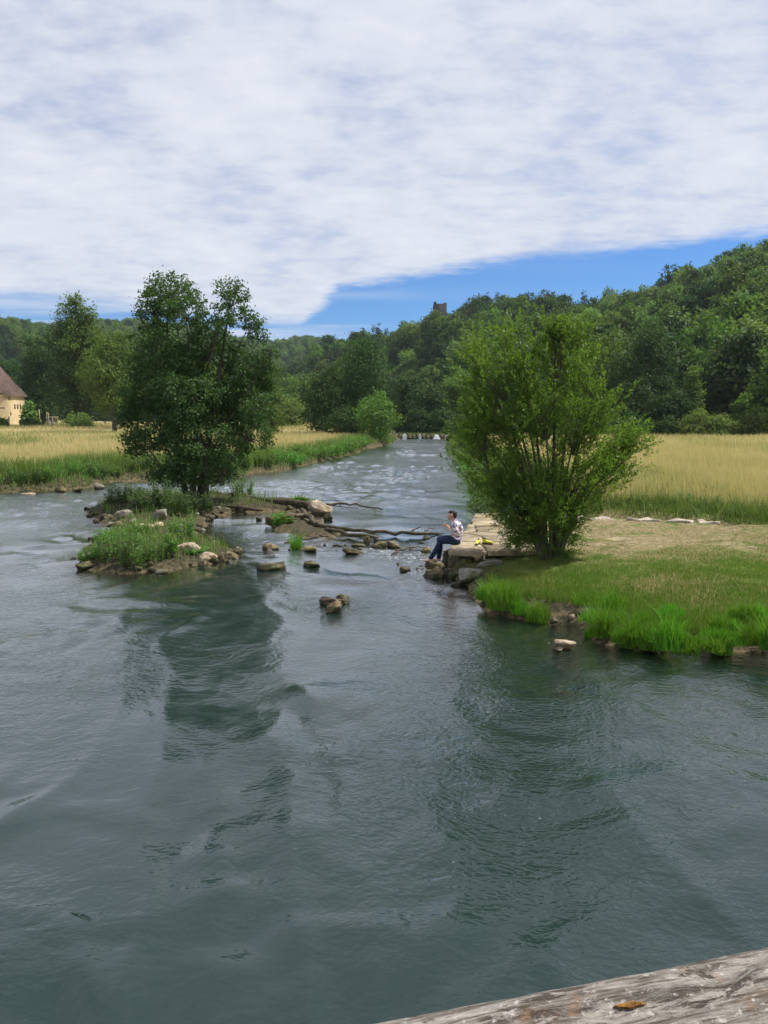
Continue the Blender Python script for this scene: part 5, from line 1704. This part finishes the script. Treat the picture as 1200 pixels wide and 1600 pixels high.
def person():
    seat = np.array([*gnd(713, 849, 0.6)[:2], 0.6])
    t = thing('person', seat, 'person in patterned shirt and blue jeans sitting on the landing edge looking at a phone', 'person')
    t.rotation_euler = (0, 0, math.pi + 0.12 * -1)       # local +x is forward: faces across the river
    skin = surf_mat('skin', (0.42, 0.25, 0.18, 1), (0.46, 0.28, 0.2, 1), 5, 0.6, bump=0)
    jean = surf_mat('denim', (0.007, 0.014, 0.036, 1), (0.016, 0.03, 0.068, 1), 14, 0.85, bump=0.004, coord='Object')
    hair = surf_mat('dark_hair', (0.012, 0.009, 0.008, 1), (0.035, 0.026, 0.02, 1), 40, 0.6, bump=0.003, coord='Object')
    shirt, b, out = new_mat('patterned_shirt')
    oc = b.n('ShaderNodeTexCoord').outputs['Object']
    vo = b.n('ShaderNodeTexVoronoi'); vo.inputs['Scale'].default_value = 17
    b.l(b.vm('ADD', oc, b.vm('MULTIPLY', b.n('ShaderNodeTexNoise', i_Scale=14.0).outputs['Color'], (0.06, 0.06, 0.06))), vo.inputs['Vector'])
    sc2 = b.n('ShaderNodeSeparateColor'); b.l(vo.outputs['Color'], sc2.inputs[0])
    pc = b.mixc(b.ss(sc2.outputs[0], 0.58, 0.63), (0.66, 0.64, 0.66, 1), (0.13, 0.10, 0.24, 1))
    pc = b.mixc(b.ss(sc2.outputs[1], 0.8, 0.84), pc, (0.30, 0.16, 0.22, 1))
    pr = b.n('ShaderNodeBsdfPrincipled', i_Roughness=0.85); b.l(pc, pr.inputs['Base Color']); b.l(pr.outputs[0], out.inputs[0])
    Hd = (0.125, 0.0, 0.735)
    # hands hold a phone
    def hand(sg):
        w_ = np.array([0.225, sg * 0.085, 0.435])
        palm = [[*w_, 0.026], [*(w_ + [0.045, -sg * 0.015, 0.02]), 0.03], [*(w_ + [0.075, -sg * 0.02, 0.035]), 0.028]]
        ch = [palm]
        for f in range(4):
            a = w_ + np.array([0.085, -sg * 0.012, 0.065 - f * 0.02])
            ln = (0.036, 0.042, 0.038, 0.03)[f]
            ch.append([[*(w_ + [0.06, -sg * 0.012, 0.05 - f * 0.013]), 0.011], [*a, 0.010], [*(a + [ln * .7, -sg * 0.022, 0.012]), 0.0095], [*(a + [ln * .6, -sg * 0.048, 0.02]), 0.0085]])
        ch.append([[*(w_ + [0.03, -sg * 0.01, 0.035]), 0.013], [*(w_ + [0.05, -sg * 0.03, 0.07]), 0.0115], [*(w_ + [0.075, -sg * 0.045, 0.09]), 0.0095]])
        return ch
    legs = []
    knee = {1: (0.40, 0.13, 0.075), -1: (0.44, -0.12, 0.09)}
    ank = {1: (0.655, 0.12, -0.375), -1: (0.46, -0.13, -0.40)}
    for sg in (1, -1):
        legs.append([[0, sg * 0.09, 0.085, 0.095], [knee[sg][0] * .5, sg * 0.11, 0.095, 0.085], [*knee[sg], 0.062], [*(np.array(knee[sg]) * .5 + np.array(ank[sg]) * .5 + [-0.02, 0, 0]), 0.056], [*ank[sg], 0.042]])
    feet = []
    for sg in (1, -1):
        a = np.array(ank[sg])
        feet.append([[*(a + [-0.03, 0, -0.06]), 0.04], [*(a + [0.06, 0, -0.075]), 0.04], [*(a + [0.15, 0, -0.09]), 0.032]])
        feet.append([[*a, 0.045], [*(a + [-0.01, 0, -0.06]), 0.045]])
    torso = [[[0, 0, 0.10, 0.13], [-0.02, 0, 0.25, 0.13], [-0.02, 0, 0.40, 0.135], [0.02, 0, 0.50, 0.11], [0.06, 0, 0.58, 0.065], [0.09, 0, 0.64, 0.058], [Hd[0] - 0.01, 0, 0.69, 0.06]],
             [[0.02, -0.17, 0.50, 0.07], [0.0, 0, 0.51, 0.09], [0.02, 0.17, 0.50, 0.07]], [[0, -0.08, 0.3, 0.10], [0, 0.08, 0.3, 0.10]], [[0, -0.09, 0.1, 0.10], [0, 0.09, 0.1, 0.10]]]
    head = [[[Hd[0] - 0.025, 0, Hd[2] + 0.03, 0.094], [Hd[0] + 0.02, 0, Hd[2] + 0.01, 0.088], [Hd[0] + 0.055, 0, Hd[2] - 0.045, 0.06], [Hd[0] + 0.07, 0, Hd[2] - 0.085, 0.038]],
            [[Hd[0] + 0.105, 0, Hd[2] + 0.0, 0.013], [Hd[0] + 0.128, 0, Hd[2] - 0.03, 0.016]],
            [[Hd[0] - 0.01, 0.092, Hd[2] - 0.005, 0.022], [Hd[0] - 0.015, 0.096, Hd[2] + 0.02, 0.02]], [[Hd[0] - 0.01, -0.092, Hd[2] - 0.005, 0.022], [Hd[0] - 0.015, -0.096, Hd[2] + 0.02, 0.02]]]
    arms = []
    for sg in (1, -1):
        arms.append([[0.02, sg * 0.19, 0.49, 0.058], [0.01, sg * 0.235, 0.37, 0.05], [0.02, sg * 0.245, 0.275, 0.044], [0.12, sg * 0.18, 0.36, 0.038], [0.225, sg * 0.085, 0.435, 0.028]])
    body = blob_mesh('body', torso + head + arms + legs + feet + hand(1) + hand(-1), skin, t, 0.008, 2)
    ey = MB()
    for sg in (1, -1):
        ey.add(unit(CUBE) * 0.011 + np.array([Hd[0] + 0.096, sg * 0.033, Hd[2] + 0.005]), CUBEF)
    ey.obj('eyes', M['black'], t, smooth=True)
    mo = MB(); tube(mo, [(Hd[0] + 0.105, -0.022, Hd[2] - 0.066), (Hd[0] + 0.112, 0, Hd[2] - 0.066), (Hd[0] + 0.105, 0.022, Hd[2] - 0.066)], 0.006, 6, cap=True)
    mo.obj('mouth', plain_mat('lips', (0.3, 0.12, 0.1)), t)
    hr = [[[Hd[0] - 0.045, 0, Hd[2] + 0.045, 0.094], [Hd[0] + 0.005, 0, Hd[2] + 0.06, 0.082], [Hd[0] + 0.045, 0, Hd[2] + 0.07, 0.05]], [[Hd[0] - 0.075, 0, Hd[2] - 0.02, 0.06]], [[Hd[0] - 0.04, -0.05, Hd[2] + 0.02, 0.055], [Hd[0] - 0.04, 0.05, Hd[2] + 0.02, 0.055]]]
    blob_mesh('hair', hr, hair, t, 0.008, 2)
    g_ = 0.018
    tor2 = [[[c[0], c[1], c[2], c[3] + g_] for c in ch] for ch in ([torso[0][:4]] + torso[1:3])]
    tor2.append([[0, -0.07, 0.11, 0.125], [0, 0.07, 0.11, 0.125]])
    slv = [[[0.02, sg * 0.19, 0.49, 0.072], [0.01, sg * 0.232, 0.385, 0.07], [0.013, sg * 0.238, 0.33, 0.068]] for sg in (1, -1)]
    blob_mesh('shirt', tor2 + slv, shirt, t, 0.01, 3)
    lg2 = [[[c[0], c[1], c[2], c[3] + g_] for c in ch] for ch in legs] + [[[0, -0.08, 0.095, 0.11], [0, 0.08, 0.095, 0.11]]]
    blob_mesh('jeans', lg2, jean, t, 0.01, 3)
    # phone in the hands
    ph = thing('phone', (0, 0, 0), 'pale phone held in the hands of the seated person', 'phone')
    mp = MB(); box(mp, (0, 0, 0), (0.010, 0.076, 0.155)); case = mp.obj('case', M['white'], ph)
    ms_ = MB(); box(ms_, (-0.0062, 0, 0), (0.003, 0.068, 0.142)); ms_.obj('screen', M['glass'], ph)
    bpy.context.view_layer.update()
    ph.location = t.matrix_world @ mathutils.Vector((0.335, 0.0, 0.50))
    ph.rotation_euler = (0, -0.5, t.rotation_euler[2])
    return t


person()

# ------------------------------------------------------------------ yellow shoes
M['yellow'] = surf_mat('yellow_fabric', (0.52, 0.52, 0.03, 1), (0.66, 0.64, 0.06, 1), 30, 0.6, bump=0.002, coord='Object')
M['sole'] = plain_mat('black_rubber', (0.02, 0.02, 0.02), 0.7)


def shoe(px, py, rz, label):
    p = gnd(px, py, 0.61)
    t = thing('shoe', (p[0], p[1], 0.605), label, 'shoe')
    t.rotation_euler = (0, 0, rz)
    so = [[[-0.10, 0, 0.012, 0.036], [0, 0, 0.012, 0.034], [0.12, 0.008, 0.012, 0.042]]]
    s_ = blob_mesh('sole', so, M['sole'], t, 0.008, 2); s_.scale = (1.0, 1, 0.6)
    up = [[[-0.09, 0, 0.06, 0.034], [-0.04, 0, 0.065, 0.036], [0.03, 0, 0.055, 0.036], [0.12, 0.005, 0.038, 0.032]], [[-0.10, 0, 0.10, 0.03], [-0.05, 0, 0.105, 0.03]]]
    blob_mesh('upper', up, M['yellow'], t, 0.008, 2)
    co = [[[-0.085, 0, 0.125, 0.024], [-0.04, 0, 0.128, 0.022]]]
    blob_mesh('collar', co, M['sole'], t, 0.006, 1)
    return t


shoe(746.5, 850, R(-115), 'yellow shoe with black sole standing nearer to the seated person')
shoe(761, 849.5, R(-18), 'yellow shoe with black sole standing nearer to the willow')

# ------------------------------------------------------------------ blue bag with white cloth half hidden by the willow
def bag():
    p = gnd(793, 803, 0.6)
    t = thing('bag', (p[0], p[1], 0.6), 'blue bag lying on the landing half hidden behind the willow leaves', 'bag')
    bl = surf_mat('blue_nylon', (0.02, 0.035, 0.25, 1), (0.04, 0.07, 0.40, 1), 12, 0.6, bump=0.004, coord='Object')
    blob_mesh('pouch', [[[-0.16, 0, 0.12, 0.12], [0.02, 0, 0.14, 0.14], [0.18, 0, 0.13, 0.12]], [[-0.1, 0, 0.24, 0.07], [0.1, 0, 0.26, 0.08]]], bl, t, 0.015, 3)
    m_ = MB(); tube(m_, [(-0.12, -0.05, 0.26), (-0.06, -0.06, 0.36), (0.06, -0.06, 0.38), (0.12, -0.05, 0.28)], 0.012, 6); m_.obj('handle', M['sole'], t)
    c = thing('cloth', (p[0] + 0.27, p[1] + 0.05, 0.6), 'white folded cloth beside the blue bag behind the willow leaves', 'cloth')
    blob_mesh('fold', [[[-0.1, 0, 0.06, 0.07], [0.1, 0.02, 0.06, 0.06]], [[-0.08, 0.02, 0.2, 0.06], [0.06, 0, 0.18, 0.06]], [[-.06, 0, .32, .055], [.07, 0, .28, .05]], [[0, 0, 0.06, 0.06], [0, 0, 0.28, 0.06]]], M['white'], c, 0.012, 3)


bag()


# ------------------------------------------------------------------ footbridge with the weathered handrail
def bridge():
    wm_, b, out = new_mat('weathered_wood')
    oc = b.n('ShaderNodeTexCoord').outputs['Object']
    g1 = b.noise(b.vm('MULTIPLY', oc, (14, 150, 90)), 1.0, 6, 0.65, 0.3)
    g2 = b.noise(b.vm('MULTIPLY', oc, (18, 110, 60)), 1.0, 5, 0.7, 0.5)
    g3 = b.noise(oc, 16, 5, 0.6)
    g4 = b.noise(b.vm('MULTIPLY', oc, (1, 1.6, 1)), 90, 4, 0.7)
    c = b.mixc(b.ss(g1, 0.36, 0.66), (0.075, 0.063, 0.05, 1), (0.30, 0.275, 0.25, 1))
    c = b.mixc(b.ss(g2, 0.53, 0.6, 0, 0.9), c, (0.045, 0.035, 0.028, 1))
    c = b.mixc(b.ss(g3, 0.58, 0.7, 0, 0.6), c, (0.22, 0.13, 0.07, 1))
    c = b.mixc(b.ss(g4, 0.55, 0.7, 0, 0.5), c, (0.6, 0.57, 0.54, 1))
    pr = b.n('ShaderNodeBsdfPrincipled', i_Roughness=0.9); pr.inputs['Specular IOR Level'].default_value = 0.2
    b.l(c, pr.inputs['Base Color'])
    bp = b.n('ShaderNodeBump'); bp.inputs['Distance'].default_value = 0.004
    b.l(b.m('SUBTRACT', b.m('ADD', g1, b.m('MULTIPLY', g4, 0.5)), g2), bp.inputs['Height']); b.l(bp.outputs[0], pr.inputs['Normal'])
    b.l(pr.outputs[0], out.inputs[0])
    ZT = 3.4
    a, e = gnd(580, 1600, ZT), gnd(1200, 1480, ZT)
    dd = unit(e - a); ang = math.atan2(dd[1], dd[0])
    t = thing('footbridge', (a[0], a[1], 2.2), 'weathered grey wooden handrail of the footbridge with patches of moss', 'bridge')
    t.rotation_euler = (0, 0, ang)
    # rail: x along, y across (far edge at y=0), top at ZT
    nx, W, Hh = 700, 0.17, 0.11
    xs_ = np.linspace(-1.6, 2.6, nx)
    prof_ = [(-W, -Hh), (0.0, -Hh), (0.002, -0.03), (-0.004, -0.012), (-0.014, -0.004)] + [(-0.014 - (W - 0.028) * q, 0.0) for q in np.linspace(0.03, 0.97, 40)] + [(-W + 0.014, -0.004), (-W + .003, -0.014), (-W, -0.03)]
    prof_ = np.array(prof_)
    m = len(prof_)
    V_ = np.stack([np.repeat(xs_, m), np.tile(prof_[:, 0], nx), np.tile(prof_[:, 1], nx)], 1)
    gr = fbm(V_ * np.array([4, 120, 60]), 4, 61)
    gr2 = fbm(V_ * np.array([9, 45, 30]), 3, 67)
    up_ = np.tile((np.arange(m) > 1) * 1.0, nx)
    V_[:, 2] -= up_ * sstep(-V_[:, 1], 0.0, 0.03) * (0.010 * sstep(gr, 0.5, 0.72) + 0.012 * sstep(gr2, 0.58, 0.75) + 0.002 * fbm(V_ * 7, 2, 3))
    V_[:, 1] -= up_ * 0.003 * (fbm(V_ * np.array([30, 4, 4]), 3, 9) - 0.5) * (V_[:, 1] > -0.03)
    i = np.arange(nx - 1)[:, None]; j = np.arange(m)[None, :]
    F_ = np.stack([i * m + j, i * m + (j + 1) % m, (i + 1) * m + (j + 1) % m, (i + 1) * m + j], -1).reshape(-1, 4)
    V_[:, 2] += ZT - 2.2 + 0.005; V_[:, 1] += 0.011
    MB().add(V_, F_).obj('handrail', wm_, t, smooth=True)
    moss = surf_mat('rusty_moss', (0.10, 0.045, 0.012, 1), (0.30, 0.15, 0.03, 1), 60, 0.95, bump=0.006, coord='Object')
    rng = np.random.default_rng(3)
    bpy.context.view_layer.update()
    inv = t.matrix_world.inverted()
    for px, py, wpx in ((983, 1560, 60), (855, 1588, 46), (1180, 1590, 40)):
        p = gnd(px, py, ZT)
        p = inv @ mathutils.Vector(p)
        w_ = wpx / 1200 * 0.75
        Vm = rock_verts(rng.integers(9999), (w_, w_ * 0.3, 0.007), 0.1, 3, 0.4)
        MB().add(Vm + np.array([p.x, p.y, ZT - 2.2 - 0.006]), CUBEF).obj('moss_patch', moss, t, smooth=True)
    for x in (-1.4, 1.1, 2.4):
        m_ = MB(); box(m_, (x, -W / 2, 0.545), (0.12, 0.12, 1.09)); m_.obj('post', wm_, t)
    m_ = MB(); box(m_, (0.5, -W / 2, 0.5), (4.2, 0.06, 0.14)); m_.obj('lower_rail', wm_, t)
    for k in range(18):
        m_ = MB(); box(m_, (-1.5 + k * 0.236, -0.85, -0.03), (0.22, 1.7, 0.06)); m_.obj('deck_plank', wm_, t)
    for y in (-0.25, -1.45):
        m_ = MB(); box(m_, (0.5, y, -0.18), (4.3, 0.16, 0.24)); m_.obj('beam', wm_, t)
    for x in (-1.2, 2.3):
        m_ = MB(); box(m_, (x, -0.85, -1.85), (0.3, 1.5, 3.1)); m_.obj('pier', M['rock_grey'], t)


bridge()


# ------------------------------------------------------------------ summer haze
mb = MB(); box(mb, (0, 900, 109), (3300, 2400, 224))
hm, b, out = new_mat('haze_air')
pv = b.n('ShaderNodeVolumePrincipled')
pv.inputs['Color'].default_value = (0.72, 0.84, 1.0, 1)
pv.inputs['Density'].default_value = 0.0001
pv.inputs['Anisotropy'].default_value = 0.2
b.l(pv.outputs[0], out.inputs['Volume'])
hz = mb.obj('haze', hm)
tag(hz, 'thin blue summer haze filling the valley', 'haze', kind='stuff')
